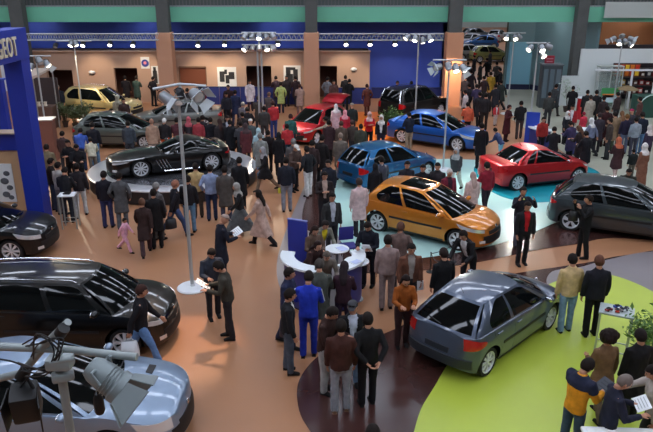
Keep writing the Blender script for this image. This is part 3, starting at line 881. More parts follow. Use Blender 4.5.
# trusses and hanging spots
def truss(pa, pb, w_, lab, n):
    mb = MB(); d = (pb-pa); L = d.length; dn = d.normalized(); up = Vector((0, 0, 1)); sd = dn.cross(up)
    offs = [up*w_/2+sd*w_/2, up*w_/2-sd*w_/2, -up*w_/2+sd*w_/2, -up*w_/2-sd*w_/2]
    for o in offs: mb.tube([pa+o, pb+o], .028, 6)
    o = mb.build('truss', M_STEEL, None, True, label=lab, category='truss')
    z = MB()
    for k in range(n):
        a, b_ = pa+dn*(L*k/n), pa+dn*(L*(k+1)/n); m = (a+b_)/2
        for s in (offs[1], offs[0]):
            q = -up*w_/2+(s-up*w_/2)
            z.tube([a+s, m+q], .014, 4, cap=False); z.tube([m+q, b_+s], .014, 4, cap=False)
        z.tube([a+offs[0], a+offs[1]], .014, 4, cap=False); z.tube([a+offs[2], a+offs[3]], .014, 4, cap=False)
    z.build('lattice', M_STEEL, o)
YT = 38.2
for x0, x1, lab, n in ((26, 158, 'silver lattice truss high on the blue wall left of the left pillar', 26), (173, 304, 'silver lattice truss high on the blue wall between the two left pillars', 26), (319, 444, 'silver lattice truss high on the blue wall right of the middle pillar', 25)):
    truss(V(x0, 37, YT), V(x1, 37, YT), .34, lab, n)
def spotlight(p, aim, lab, grp, r=.11, ln=.26, lit=True, doors=False, white=False, mbulb=None):
    """lamp head at p pointing along aim"""
    aim = Vector(aim).normalized(); root = empty('spotlight', p, 0, label=lab, category='spotlight', group=grp)
    q = Vector((0, 0, -1)).rotation_difference(aim)
    root.rotation_mode = 'QUATERNION'; root.rotation_quaternion = q
    mb = MB(); mb.lathe([(r*.45, ln*.5), (r*.8, ln*.42), (r*.95, ln*.1), (r, -ln*.5), (r*.88, -ln*.5), (r*.85, -ln*.40)], 16, cap=True)
    mb.build('housing', mat((150, 154, 158), .4, .5) if white else mat((60, 60, 64), .4, .4), root, True)
    l = MB(); l.ell((0, 0, -ln*.44), (r*.86, r*.86, r*.22), 14, 6); l.build('lens', (mbulb or M_BULB) if lit else M_LAMPGLASS, root, True)
    y = MB(); y.tube([(r*1.08, 0, 0), (r*1.12, 0, ln*.45), (0, 0, ln*.72), (-r*1.12, 0, ln*.45), (-r*1.08, 0, 0)], .012, 5); y.build('yoke', M_BLACK, root)
    if doors:
        for k in range(4 if doors == 4 else 2):
            a = k*pi/2 if doors == 4 else k*pi
            d = MB(); R_ = Matrix.Rotation(a, 3, 'Z')
            vs = [R_ @ Vector(v) for v in ((-r*.8, r, -ln*.5), (r*.8, r, -ln*.5), (r*1.25, r*1.9, -ln*.5-r*1.1), (-r*1.25, r*1.9, -ln*.5-r*1.1))]
            vs += [v+(R_ @ Vector((0, .008, .008))) for v in vs]
            d.add(vs, [(0, 1, 2, 3), (7, 6, 5, 4), (0, 4, 5, 1), (1, 5, 6, 2), (2, 6, 7, 3), (3, 7, 4, 0)])
            d.build('barn_door', mat((196, 204, 208), .4, .2) if white else M_BLACK, root)
    return root
for k, (x, y) in enumerate([(55.5, 46), (83, 44.5), (110, 44), (133, 44.5), (198, 44.5), (224.5, 44), (278, 43.5), (346, 43.5), (370, 43.5), (395, 43.5)]):
    p = V(x, y-.5, YT-.1)
    spotlight(p, (0, -.75, -.8), ['leftmost small spotlight hung under the left truss, unlit', 'second spotlight under the left truss beside the light stand, lit', 'third spotlight under the left truss, lit', 'rightmost spotlight under the left truss, nearest the left pillar', 'spotlight under the middle truss nearest the left pillar', 'second spotlight under the middle truss, left of the twin-pole stand', 'spotlight under the middle truss right of the twin-pole lamp cluster', 'first spotlight under the right truss, nearest the middle pillar', 'middle spotlight of three under the right truss', 'rightmost of three spotlights under the right truss'][k], 'spotlights hung on the back truss', .13, .28, lit=(k != 0))
# wall lamps
for x, y, lab in ((92.5, 72, 'small round wall lamp on the beige wall left of the first wide doorway'), (353.5, 69, 'small round wall lamp near the right end of the beige wall')):
    p = V(x, y, YW); b = MB(); b.ell((p.x, YW-.10, p.z), (.20, .12, .11), 14, 8); o = b.build('wall_lamp', mat((228, 226, 220), .4), smooth=True, label=lab, category='lamp')
    c = MB(); c.box((p.x, YW-.03, p.z-.10), (.16, .08, .14), bev=.01); c.build('bracket', M_BLACK, o)
# posters on the beige wall
def poster(x0, x1, y0, y1, lab, kind):
    xa, xb = V(x0, y0, YW).x, V(x1, y0, YW).x; za, zb_ = V(x0, y1, YW).z, V(x0, y0, YW).z
    b = MB(); b.box(((xa+xb)/2, YW-.03, (za+zb_)/2), (xb-xa, .04, zb_-za)); o = b.build('poster', mat((222, 218, 212), .6), label=lab, category='poster')
    w_, h_ = xb-xa, zb_-za; cx, cz = (xa+xb)/2, (za+zb_)/2
    if kind == 'round':
        c = MB(); c.lathe([(.22, YW-.06), (.22, YW-.05)], 20, (cx, 0, cz-.02), 'Y'); c.build('emblem', mat((40, 50, 130), .5), o)
        c = MB(); c.lathe([(.09, YW-.066), (.09, YW-.058)], 14, (cx, 0, cz), 'Y'); c.build('emblem_centre', mat((210, 120, 130), .5), o)
    else:
        c = MB()
        for (u, v, a, h2) in kind: c.box((cx+u*w_/2, YW-.055, cz+v*h_/2), (a*w_, .015, h2*h_), bev=.006)
        c.build('printed_figures', mat((40, 38, 40), .6), o)
poster(140.5, 149, 57, 68.5, 'white sign with a round blue emblem left of the left pillar', 'round')
poster(217, 236, 67, 88, 'white poster with black printed figures left of the twin-pole stand', [(-.5, .1, .26, .5), (.05, -.15, .2, .4), (.5, .2, .3, .34), (-.1, .55, .14, .22)])
poster(283.5, 300.5, 65.5, 86, 'white poster with black printed figures beside the middle pillar', [(-.45, .45, .28, .4), (-.3, -.3, .4, .5), (.4, .1, .28, .55), (.1, .7, .3, .14)])
poster(151, 158, 66, 84, 'narrow white poster with dark figure at the left edge of the left pillar', [(0, -.2, .6, .7), (0, .6, .4, .3)])
# ---- right hand rooms
TEALW = mat((122, 152, 156), .6, name='grey_teal_wall'); CY = mat((136, 194, 214), .55, name='pale_cyan_panel')
A = G(503, 88.5); B_ = G(530, 88.7); C_ = G(590, 101)
def wall2(p, q, z1, name, m, th=.2, z0=0):
    d = (q-p); d.z = 0; L = d.length; b = MB(); b.box(((p.x+q.x)/2, (p.y+q.y)/2, (z0+z1)/2), (L, th, z1-z0), rz=atan2(d.y, d.x)); return st(b, name, m)
wall2(A, B_, 4.75, 'wall_teal', TEALW); wall2(B_, C_, 4.75, 'wall_teal', TEALW)
A2, B2 = A+Vector((.1, -.2, 0)), B_+Vector((-.2, -.25, 0))
o = wall2(A2, B2, V(510, 42, A2.y).z, 'trim_1', CY, .12); 
wall2(Vector((A.x, A.y, 0)), Vector((A.x*75/A.y+.6, 75, 0)), 4.75, 'wall_passage', mat((110, 120, 108), .7))
wall2(A2+Vector((0, -.15, 0)), B2+Vector((0, -.15, 0)), .35, 'baseboard_teal', mat((30, 36, 70), .6), .06)
wall2(B_+Vector((-.1, -.3, 0)), C_+Vector((-.2, -.3, 0)), .35, 'baseboard_right', mat((30, 36, 70), .6), .06)
YR = 39.0
ORW = mat((138, 82, 42), .7, noise_amt=.1, noise_scale=.5)
b = MB(); wallpiece(b, V(587, 30, 44).x, 33.5, 0, 4.85, 44, .3); st(b, 'wall_brown', ORW)
WST = mat((220, 226, 224), .6, name='white_stand_wall')
b = MB(); wallpiece(b, V(580.5, 60, YR).x, V(614, 60, YR).x, 0, V(600, 49, YR).z, YR, .15)
wallpiece(b, V(562.5, 60, YR).x, V(580.5, 60, YR).x, 0, V(570, 76, YR).z, YR, .15)
zz = V(640, 63, YR).z
wallpiece(b, V(614, 60, YR).x, 31, zz, V(600, 49, YR).z, YR, .15)
st(b, 'wall_stand', WST)
b = MB(); wallpiece(b, V(612, 60, YR).x, 31, 0, 3.3, YR+2.4, .1); st(b, 'wall_stand_back', mat((54, 46, 50), .7))
# coloured block sign and shelf with goods
sg = empty('shop_sign', (V(626, 70, YR).x, YR-.1, V(626, 70, YR).z), 0, label='shop sign of red, orange and yellow blocks on the white stand', category='sign')
b = MB(); b.box((0, 0, 0), (1.5, .05, .72)); b.build('backing', mat((120, 60, 30), .6), sg)
for i in range(5):
    for j in range(2):
        c = [(214, 60, 30), (232, 190, 40), (222, 120, 30)][(i+j*2) % 3]
        b = MB(); b.box((-.58+i*.29, -.05, -.17+j*.34), (.22, .05, .27), bev=.01); b.build('colour_block', mat(c, .5), sg)
cb = empty('display_cabinet', (V(602, 100, YR).x, YR-.55, 0), 0, label='tall glass display cabinet with white frame against the white stand wall', category='cabinet')
wc, hc = 1.35, V(602, 66, YR-.5).z
b = MB()
for sx in (-1, 0, 1): b.box((sx*wc/2, -.2, hc/2), (.05, .05, hc)); b.box((sx*wc/2, .2, hc/2), (.05, .05, hc))
for z in (.05, hc): b.box((0, 0, z), (wc+.05, .45, .06))
b.build('frame', mat((205, 210, 205), .4, .3), cb)
b = MB(); b.box((0, -.2, hc/2), (wc-.06, .01, hc-.1)); b.build('glass_door', mat((150, 165, 160), .08, alpha=.4), cb)
for z in (.5, 1.0, 1.5, 1.95):
    b = MB(); b.box((0, 0, z), (wc-.08, .36, .02)); b.build('shelf', mat((185, 195, 190), .2), cb)
# white posts of the right stand
for x, yb, yt, lab in ((627, 109, 71, 'thin white upright post of the right stand'), (650, 108, 68, 'white upright post at the right edge of the picture')):
    p = G(x, yb); zz = V(x, yt, p.y).z; b = MB(); b.box((p.x, p.y, zz/2), (.10, .10, zz), bev=.015); o = b.build('stand_post', M_WHITE, label=lab, category='post')
p = G(627, 109); zz = V(627, 71, p.y).z; q = G(650, 108)
b = MB(); b.box(((p.x+q.x)/2-1.0, p.y, zz+.05), (q.x-p.x+2.2, .12, .10)); b.build('stand_beam', M_WHITE, label='thin white beam joining the posts of the right stand', category='beam')
# shelf with boxes on the stand
sh = empty('shop_shelf', (V(636, 90, YR+1.4).x, YR+1.4, 0), 0, label='dark shelf of goods behind the white post on the right', category='shelf')
for z in (.5, 1.0, 1.5, 2.0):
    b = MB(); b.box((0, 0, z), (3.0, .5, .05)); b.build('board', mat((70, 60, 58), .6), sh)
for sx in (-1, 1):
    b = MB(); b.box((sx*1.5, 0, 1.1), (.06, .5, 2.2)); b.build('side_panel', mat((60, 52, 52), .6), sh)
rc = random.Random(3)
for z in (.5, 1.0, 1.5):
    for k in range(8):
        c = rc.choice([(150, 40, 40), (60, 60, 70), (170, 160, 150), (40, 44, 50), (90, 50, 40), (190, 150, 60)])
        b = MB(); h_ = .2+.15*rc.random(); b.box((V(636, 90, YR+1.4).x-1.3+k*.37, YR+1.35, z+.025+h_/2), (.26, .3, h_), bev=.015)
        o = b.build('goods_box', mat(c, .6), label='small box of goods on the dark shelf of the right stand', category='box', group='boxes on the dark shelf of the right stand')
        l = MB(); l.box((V(636, 90, YR+1.4).x-1.3+k*.37, YR+1.20, z+.03+h_/2), (.16, .006, h_*.5)); l.build('printed_panel', mat((200, 196, 186), .6), o)
# dark kiosk with a red sign
p = G(547, 107); kz = V(550, 65, p.y).z
kq = empty('phone_kiosk', p, radians(-6), label='dark grey tall kiosk with narrow glass panels by the teal wall', category='kiosk')
b = MB(); b.box((0, 0, kz/2), (1.12, .8, kz), bev=.03); b.build('cabin', mat((58, 66, 70), .5), kq)
for k in range(3):
    b = MB(); b.box((-.35+k*.35, -.41, kz*.58), (.25, .04, kz*.68), bev=.02); b.build('glass_panel', mat((96, 110, 118), .15, coat=.5), kq)
b = MB(); b.box((0, 0, kz+.04), (1.22, .9, .08), bev=.02); b.build('top_cap', mat((84, 92, 96), .5), kq)
b = MB(); rp = V(549.5, 60, p.y+.2); b.box((rp.x, p.y+.2, rp.z), (.55, .08, .50), bev=.02); o = b.build('red_sign', mat((150, 30, 50), .5), label='small dark red sign standing on top of the grey kiosk', category='sign')
b = MB(); b.box((rp.x, p.y+.15, rp.z+.08), (.40, .02, .06)); b.box((rp.x, p.y+.15, rp.z-.08), (.34, .02, .06)); b.build('lettering', mat((190, 120, 130), .5), o)
# green booth board, red cylinder counter, tree
p = G(607, 112); b = MB(); z0, z1 = .5, V(607, 88, p.y).z
gp = empty('display_board', p, 0, label='green and white display board standing by the glass cabinet', category='board')
b.box((0, 0, (z0+z1)/2), (.95, .06, z1-z0), bev=.01); b.build('panel', mat((70, 150, 90), .5), gp)
b = MB(); b.box((-.05, -.045, z1-.42), (.72, .02, .2)); b.build('orange_band', mat((222, 130, 60), .5), gp)
b = MB(); b.box((0, -.045, z0+.25), (.86, .02, .42)); b.build('white_band', mat((190, 215, 220), .5), gp)
for sx in (-1, 1):
    b = MB(); b.box((sx*.4, 0, .27), (.05, .3, .54)); b.build('leg', M_STEEL, gp)
p = G(581, 119); b = MB(); z1 = V(581, 98, p.y).z
b.lathe([(.30, 0), (.32, .03), (.30, .08), (.30, z1-.06), (.34, z1-.03), (.34, z1)], 24, p); o = b.build('round_counter', mat((190, 24, 34), .4), smooth=True, label='tall round red counter in front of the white stand', category='counter')
c = MB(); c.lathe([(.345, z1), (.345, z1+.03), (.33, z1+.035)], 24, p); c.build('counter_top', mat((225, 225, 225), .4), o, smooth=True)
def leafclump(mb, c, r, n, ls, rng, flat=1.0):
    for k in range(n):
        d = Vector((rng.gauss(0, 1), rng.gauss(0, 1), rng.gauss(0, 1))).normalized()*r*(rng.random()**.4)
        d.z *= flat
        p = Vector(c)+d; a = Vector((rng.uniform(-1, 1), rng.uniform(-1, 1), rng.uniform(-.4, .8))).normalized(); s_ = a.cross(Vector((rng.random(), rng.random(), rng.random()+.1))).normalized()
        L = ls*(.6+.8*rng.random())
        n_ = a.cross(s_)*L*.12
        mb.add([p, p+a*L*.5+s_*L*.22+n_, p+a*L, p+a*L*.5-s_*L*.22+n_], [(0, 1, 2, 3)])
def plant(p, h, r, n, ls, col, name, lab, stems=4, pot=True, group=None, seed=1, cat='plant'):
    rng = random.Random(seed); root = empty(name, p, 0, label=lab, category=cat)
    if group: root['group'] = group
    f = MB(); s_ = MB()
    for k in range(stems):
        a = 2*pi*k/stems+rng.random(); e = Vector((cos(a)*r*.6, sin(a)*r*.6, h*(.6+.3*rng.random())))
        s_.tube([(0, 0, .1), e*.5+Vector((0, 0, .1)), e], [.02, .014, .006], 5)
        leafclump(f, e, r*.5, n//(stems*2), ls, rng); leafclump(f, e*.65+Vector((0, 0, .15)), r*.5, n//(stems*2), ls, rng)
    f.build('foliage', mat(col, .5), root, weld=False, recalc=False); s_.build('stem', mat((80, 64, 44), .7), root, True)
    if pot:
        q = MB(); q.lathe([(r*.30, 0), (r*.42, .28), (r*.45, .30), (r*.40, .30), (r*.36, .24)], 18); q.build('pot', mat((70, 54, 46), .6), root, True)
    return root
plant(G(567, 112), 1.9, .6, 260, .14, (190, 205, 190), 'potted_tree', 'small tree with pale leaves in front of the low white wall', 6, seed=4)
for k, (x, y, h, r) in enumerate([(66, 127, 1.3, .36), (76, 129, 1.2, .38), (87, 130, 1.4, .42), (58, 119, 1.0, .26)]):
    plant(G(x, y), h, r, 320, .16, (92, 104, 66), 'potted_shrub', ['olive green shrub below the left end of the yellow car', 'olive green shrub in front of the rear wheel of the yellow car', 'tall olive green shrub in front of the doors of the yellow car', 'small olive shrub beside the brown counter, left of the yellow car'][k], 6, seed=10+k)
for k, (x, y, h) in enumerate([(385, 134, 1.1), (392, 134, 1.35), (399.5, 131.5, 1.0)]):
    plant(G(x, y), h, .32, 280, .15, (66, 96, 48), 'potted_shrub', ['leafy green shrub at the left below the black off-roader', 'taller leafy green shrub below the black off-roader', 'leafy green shrub below the black off-roader beside the blue car'][k], 6, seed=20+k)
plant(G(646, 372), 1.35, .50, 700, .12, (92, 128, 64), 'potted_shrub', 'large leafy green plant on the lime floor at the right edge', 9, seed=30)
plant(G(672, 352), 1.4, .45, 400, .12, (92, 128, 64), 'potted_shrub', 'second leafy green plant cut off by the right edge of the picture', 7, seed=31)
# white arched stall right edge
p = G(650, 118); ar = empty('arched_stall', p, 0, label='dark green stall with a white arched rim at the right edge', category='stall')
b = MB(); b.box((0, .35, .6), (1.7, .7, 1.2), bev=.05); b.build('counter_body', mat((40, 78, 66), .5), ar)
b = MB(); b.tube([(-.8*cos(pi*k/12), -.02, .25+1.0*sin(pi*k/12)) for k in range(13)], .035, 8); b.build('arched_rim', mat((190, 220, 215), .4), ar, True)
p = G(624, 112); tb = empty('parasol', p, 0, label='small beige parasol table beside the green display board', category='parasol')
b = MB(); b.tube([(0, 0, 0), (0, 0, 1.35)], .025, 8); b.build('pole', M_STEEL, tb)
b = MB(); b.lathe([(.02, 1.5), (.3, 1.42), (.62, 1.28), (.62, 1.26), (.3, 1.38), (.02, 1.44)], 12); b.build('canopy', mat((140, 118, 84), .7), tb)
# ---- far hall behind the opening
far_rng = random.Random(5)
b = MB(); b.box((20, 108, 4), (30, .3, 9)); st(b, 'wall_far', mat((168, 176, 170), .7))
# ---- left portal with lettering
PB = mat((26, 50, 158), .45, noise_amt=.03, noise_scale=.5, name='portal_blue')
pp = G(36, 224); Yp = pp.y
pt = empty('entrance_portal', (0, 0, 0), 0, label='tall blue portal with raised pale lettering at the left edge', category='portal')
x_in = V(28, 78, Yp).x; x_out = V(10, 78, Yp).x
zb0, zb1 = V(25, 59, Yp).z, V(25, 28, Yp).z
b = MB(); b.box(((x_in+x_out)/2, Yp, zb0/2+.02), (x_in-x_out, .55, zb0+.04), bev=.01); b.build('post', PB, pt)
b = MB(); b.box(((x_in+x_out)/2+.0, Yp-3.1, (zb0+zb1)/2), (x_in-x_out+.02, 6.8, zb1-zb0), bev=.01); b.build('lintel', PB, pt)
b = MB(); b.box(((x_in+x_out)/2, Yp-6.2, zb0/2+.02), (x_in-x_out, .55, zb0+.04), bev=.01); b.build('post', PB, pt)
tc = bpy.data.curves.new('lettering', 'FONT'); tc.body = 'PEUGEOT'; tc.size = .70; tc.extrude = .02; tc.offset = .006; tc.align_x = 'RIGHT'; tc.space_character = 1.14
to = bpy.data.objects.new('t', tc); COL.objects.link(to); bpy.context.view_layer.update()
lm = bpy.data.meshes.new_from_object(to.evaluated_get(bpy.context.evaluated_depsgraph_get())); bpy.data.objects.remove(to)
to = link('lettering', lm, mat((226, 214, 184), .4), pt)
to.scale = (.57, 1, 1)
to.rotation_euler = (pi/2, 0, pi/2); to.location = (x_in+.05, Yp-.50, lerp(zb0, zb1, .20))
# wall panels seen through the portal: lower beam, beige wall, poster
q0 = V(22, 140, Yp+.4)
b = MB(); zt_, zb2 = V(20, 134, Yp+.3).z, V(20, 151, Yp+.3).z; xr_ = V(20, 140, Yp+.3).x
lp = empty('booth_wall', (0, 0, 0), 0, label='beige booth wall with blue top band seen through the blue portal', category='wall panel')
b.box((xr_-2.2, Yp+.55, (zt_+zb2)/2), (4.4, .35, zt_-zb2)); b.build('top_band', PB, lp)
b = MB(); b.box((xr_-2.2, Yp+.55, zb2/2), (4.4, .2, zb2)); b.build('panel', mat((206, 164, 122), .7), lp)
b = MB(); b.box((xr_-2.2, Yp+.5, zt_+.02), (4.4, .5, .04)); b.build('ledge', mat((190, 170, 150), .6), lp)
b = MB(); xa, xb = V(-12, 170, Yp+.4).x, V(11.5, 170, Yp+.4).x; za, zb_ = V(5, 202, Yp+.4).z, V(5, 164, Yp+.4).z
b.box(((xa+xb)/2, Yp+.43, (za+zb_)/2), (xb-xa, .03, zb_-za)); o = b.build('poster', mat((225, 225, 222), .6), label='white poster with small dark drawings on the beige booth wall', category='poster')
b = MB()
for u, v, a in ((.75, .75, .10), (.62, .55, .13), (.8, .38, .10), (.6, .2, .12), (.8, .12, .09)): b.ell((lerp(xa, xb, u), Yp+.41, lerp(za, zb_, v)), (a, .012, a*.8), 10, 6)
b.build('drawing', mat((90, 92, 96), .6), o)
# blue second post and hanging banner behind portal
p = G(4, 190); b = MB(); 
o = empty('blue_column', (V(3, 100, Yp+.9).x-.35, Yp+.95, 0), 0, label='narrow blue column behind the left portal at the picture edge', category='column')
b.box((0, 0, 2.1), (.8, .25, 4.2), bev=.01); b.build('shaft', PB, o)
b = MB(); b.box((0, 0, 4.22), (.86, .31, .06)); b.build('cap', mat((60, 80, 170), .5), o)
p = V(8, 72, 30); b = MB(); b.box((p.x+.2, 30, p.z), (1.0, .06, 1.7), bev=.02); o = b.build('hanging_banner', mat((198, 204, 210), .6), label='pale hanging banner seen between the blue portal posts', category='banner')
c = MB(); c.box((p.x+.2, 30, p.z+.86), (1.1, .08, .05)); c.build('rod', M_STEEL, o)
# kiosk with white awning left
kp = G(38, 130); aw = empty('awning_kiosk', kp, 0, label='small kiosk with a pale slanted awning right of the blue portal', category='kiosk')
zA = 2.9
aq = [Vector((V(x_, y_, Y_).x-kp.x, Y_-kp.y, 3.0)) for x_, y_, Y_ in ((20, 78, 28.9), (30, 78, 28.9), (50, 68, 32.4), (20, 68, 32.4))]
b = MB(); b.add([tuple(p) for p in aq]+[(p.x, p.y, 2.9) for p in aq], [(0, 1, 2, 3), (7, 6, 5, 4), (0, 4, 5, 1), (1, 5, 6, 2), (2, 6, 7, 3), (3, 7, 4, 0)]); b.build('awning', mat((196, 176, 162), .6), aw)
for (x, y) in ((-.85, -1.3), (.25, -.3), (.9, .5)):
    b = MB(); b.box((x, y, zA/2), (.05, .05, zA)); b.build('upright', M_STEEL, aw)
b = MB(); b.box((-.1, .6, .55), (1.7, .8, 1.1), bev=.02); b.build('counter', mat((110, 84, 72), .6), aw)
b = MB(); b.box((-.1, 1.2, 1.6), (1.8, .08, 1.6)); b.build('back_board', mat((70, 60, 60), .6), aw)
for k in range(4):
    b = MB(); b.lathe([(.05, 0), (.09, .02), (.07, .16), (.10, .22)], 10, (kp.x-.6+k*.32, kp.y+.45, 1.1)); b.build('glass_jar', mat((235, 225, 205), .2), smooth=True, label='pale glass jar on the counter of the awning kiosk', category='jar', group='jars on the awning kiosk counter')
p = G(51, 160); bc = empty('brown_counter', p, radians(8), label='brown wooden counter with white top beside the thin left light pole', category='counter')
b = MB(); b.box((0, 0, .85), (.62, .6, 1.7), bev=.02); b.build('body', mat((122, 78, 64), .6), bc)
b = MB(); b.box((0, 0, 1.72), (.70, .68, .05), bev=.01); b.build('top', mat((205, 200, 195), .5), bc)
# ================================================================= light stands
def light_stand(px, py, ty, lab, grp, heads, clab, r=.035, twin=False, bar=.55, white_head=True, basekind='disc', bary=None):
    p = G(px, py); H_ = V(px, ty, p.y).z
    root = empty('light_stand', p, 0, label=lab, category='light stand')
    for dx in ((-.09, .09) if twin else (0,)):
        b = MB(); b.tube([(dx, 0, .03), (dx, 0, H_*.6), (dx, 0, H_)], [r*1.1, r, r*.9], 10); b.build('pole', mat((186, 190, 190), .4, .4), root, True)
    b = MB(); b.lathe([(.36, 0), (.37, .02), (.34, .045), (.06, .06), (.05, .12)], 28); b.build('base_plate', mat((226, 228, 230), .4), root, True)
    b = MB(); b.tube([(-bar, 0, H_), (bar, 0, H_)], r*.8, 8)
    if twin: b.tube([(-bar, 0, H_+.55), (bar, 0, H_+.55)], r*.8, 8); b.tube([(0, 0, H_), (0, 0, H_+.58)], r, 8); b.tube([(-bar*.7, -.3, H_+.25), (bar*.7, .3, H_+.25)], r*.8, 8)
    b.build('crossbar', mat((186, 190, 190), .4, .4), root, True)
    for (x, y, z, ax, ay, az, lit, dr) in heads:
        spotlight(p+Vector((x, y, H_+z)), (ax, ay, az), clab, grp, .13, .30, lit, dr, white_head, None if lit != 2 else M_BULBDIM)
    return p, H_
light_stand(83.5, 120, 41, 'thin light stand left of the yellow car with three lamps', 'lamps on the stand left of the yellow car', [(-.10, -.1, -.12, -.3, -.5, -.8, 1, 0), (.12, -.1, -.1, .4, -.3, -.8, 2, 0), (0, .1, -.12, 0, .6, -.8, 2, 0)], 'small silver lamp head on the stand left of the yellow car', bar=.9)
light_stand(49.5, 153, 56, 'leaning-looking light stand beside the brown counter', 'lamps on the stand beside the brown counter', [(-.42, -.1, -.1, -.6, -.5, -.5, 2, 2), (-.2, -.1, -.42, -.3, -.6, -.6, 2, 0), (.18, -.1, -.18, .5, -.4, -.6, 0, 0), (.42, 0, -.3, .6, -.4, -.6, 2, 2), (-.45, 0, -.55, -.5, -.5, -.7, 2, 0)], 'silver lamp head on the stand beside the brown counter', bar=.62)
hd = []
for j, z in enumerate((.40, -.12)):
    for k, x in enumerate((-.62, -.3, .02, .34, .66)):
        hd.append((x, -.1+.12*(k % 2), z, x*.8, -.6, -.7, 1 if (j, k) in ((0, 2), (1, 0), (1, 3)) else 0, 0))
light_stand(262, 134, 45, 'tall twin-pole light stand with a big lamp cluster', 'lamps of the twin-pole cluster', hd, 'silver lamp head in the big cluster on the twin-pole stand', twin=True, bar=.8, r=.045)
PD, HD = light_stand(192.5, 288, 104, 'nearest full light stand with white disc base on the tan floor', 'lamps on the stand with the white disc base', [], '', bar=.05, r=.042)
b = MB(); b.lathe([(.075, HD-.02), (.085, HD), (.06, HD+.05), (.02, HD+.07)], 16, PD); 
o = b.build('pole_cap', mat((230, 216, 206), .4), smooth=True, label='round pale cap on top of the pole with white disc base', category='cap')
zbr = V(180, 86, PD.y).z
dx0 = PD.x
b = MB(); b.tube([V(153, 89, PD.y), V(180, 84, PD.y), V(206, 86, PD.y)], .028, 8); b.tube([Vector((dx0, PD.y, HD+.05)), V(180, 84, PD.y)], .02, 8); b.tube([V(173, 100, PD.y), V(180, 84, PD.y), V(187, 100, PD.y)], .012, 6)
o = b.build('lamp_crossbar', mat((196, 202, 204), .35, .5), smooth=True, label='long silver crossbar above the pole with white disc base', category='crossbar')
g_ = 'lamps on the stand with the white disc base'
spotlight(V(166, 98, PD.y), (.7, -.2, -.5), 'silver barn-door lamp left of the pole cap, on the long crossbar', g_, .13, .30, 0, 4, True)
spotlight(V(196, 95, PD.y), (.5, -.55, -.25), 'silver barn-door lamp right of the pole cap with wide white flaps', g_, .14, .30, 0, 4, True)
spotlight(V(180, 93, PD.y), (.1, .5, -.6), 'small black lamp directly over the pole cap on the long crossbar', g_, .09, .24, 0, 0, False)
light_stand(414.5, 131, 34.5, 'thin light stand behind the bright blue car', 'lamps on the stand behind the bright blue car', [(-.55, -.1, -.1, -.6, -.4, -.6, 2, 0), (-.18, -.1, -.16, -.2, -.5, -.8, 1, 0), (.18, 0, -.26, .2, -.3, -1, 2, 0), (.5, -.1, -.16, .4, -.5, -.8, 1, 0)], 'small lamp head on the stand behind the bright blue car', bar=.75)
light_stand(443, 170, 60, 'thin light stand between the bright blue and the orange cars', 'lamps on the stand between the blue and orange cars', [(-.42, -.05, -.25, -.8, -.5, -.2, 0, 4), (-.05, -.1, -.2, .2, -.4, -.8, 0, 0), (.22, -.1, -.28, .1, -.6, -.8, 1, 0), (.5, -.1, -.28, .5, -.6, -.6, 2, 2)], 'silver lamp head on the stand between the blue and orange cars', bar=.62)
light_stand(507, 114, 33, 'thin light stand in front of the pale cyan panel', 'lamps on the stand by the pale cyan panel', [(-.42, -.1, -.2, -.3, -.7, -.6, 1, 0), (.02, -.15, -.22, 0, -.7, -.6, 1, 0), (.25, 0, -.18, .6, .2, -.6, 0, 0)], 'lamp head on the stand by the pale cyan panel', bar=.6)
light_stand(527.5, 147, 43, 'thin light stand beside the blue information panel', 'lamps on the stand beside the blue information panel', [(-.35, -.1, -.2, -.6, -.5, -.5, 2, 0), (.12, -.15, -.2, .1, -.7, -.7, 1, 0), (.2, -.1, -.45, .3, -.6, -.7, 1, 0), (.42, 0, -.15, .8, .2, -.3, 0, 0)], 'lamp head on the stand beside the blue information panel', bar=.5)
light_stand(611.5, 116, 41, 'light stand with a ring of lamps before the brown wall', 'lamps on the stand before the brown wall', [(-.5, 0, .12, -.8, -.2, -.4, 0, 2), (-.2, -.1, -.05, -.2, -.6, -.7, 1, 0), (.1, -.1, 0, .1, -.7, -.5, 0, 0), (.42, 0, .12, .7, -.4, -.3, 0, 2), (.38, -.1, -.15, .5, -.6, -.6, 2, 0), (0, .1, .25, 0, .7, -.2, 0, 0)], 'silver lamp head in the ring on the stand before the brown wall', bar=.5)
# ---- near rig
YN = 2.3
RG = mat((150, 158, 158), .45, .3, name='rig_grey')
rig = empty('light_stand', (V(61, 372, YN).x, YN, 0), 0, label='large light stand close to the camera at the lower left', category='light stand')
ox = V(61, 372, YN).x
zc_ = V(61, 352, YN).z
L_ = lambda p: Vector((p.x-ox, p.y-YN, p.z))
b = MB(); b.tube([(0, 0, .05), (0, 0, zc_)], .018, 14); b.build('pole', RG, rig, True)
b = MB(); b.lathe([(.4, 0), (.4, .03), (.05, .06)], 28); b.build('base_plate', RG, rig, True)
b = MB(); b.tube([L_(V(-40, 345, 2.45)), L_(V(60, 349, 2.35)), L_(V(137, 357, 2.3))], [.018, .017, .016], 14); b.build('crossbar', RG, rig, True)
b = MB(); b.tube([L_(V(-30, 385, 2.5)), L_(V(22, 373, 2.45)), L_(V(48, 342, 2.35)), L_(V(68, 322, 2.3))], [.015, .017, .017, .015], 14); b.build('diagonal_tube', RG, rig, True)
b = MB(); b.tube([L_(V(60, 334, 2.28)), L_(V(64, 328, 2.27))], .024, 12); b.build('clamp_collar', M_BLACK, rig, True)
b = MB(); b.tube([L_(V(20, 378, 2.42)), L_(V(27, 368, 2.42))], .024, 12); b.build('clamp_collar', M_BLACK, rig, True)
b = MB(); b.box(L_(V(60, 362, 2.28)), (.10, .07, .05), bev=.012); b.box(L_(V(63, 376, 2.28)), (.085, .05, .035), bev=.01, rz=.4); b.tube([L_(V(50, 363, 2.25)), L_(V(74, 359, 2.25))], .008, 8); b.build('clamp', RG, rig, True)
b = MB()
rc = random.Random(2)
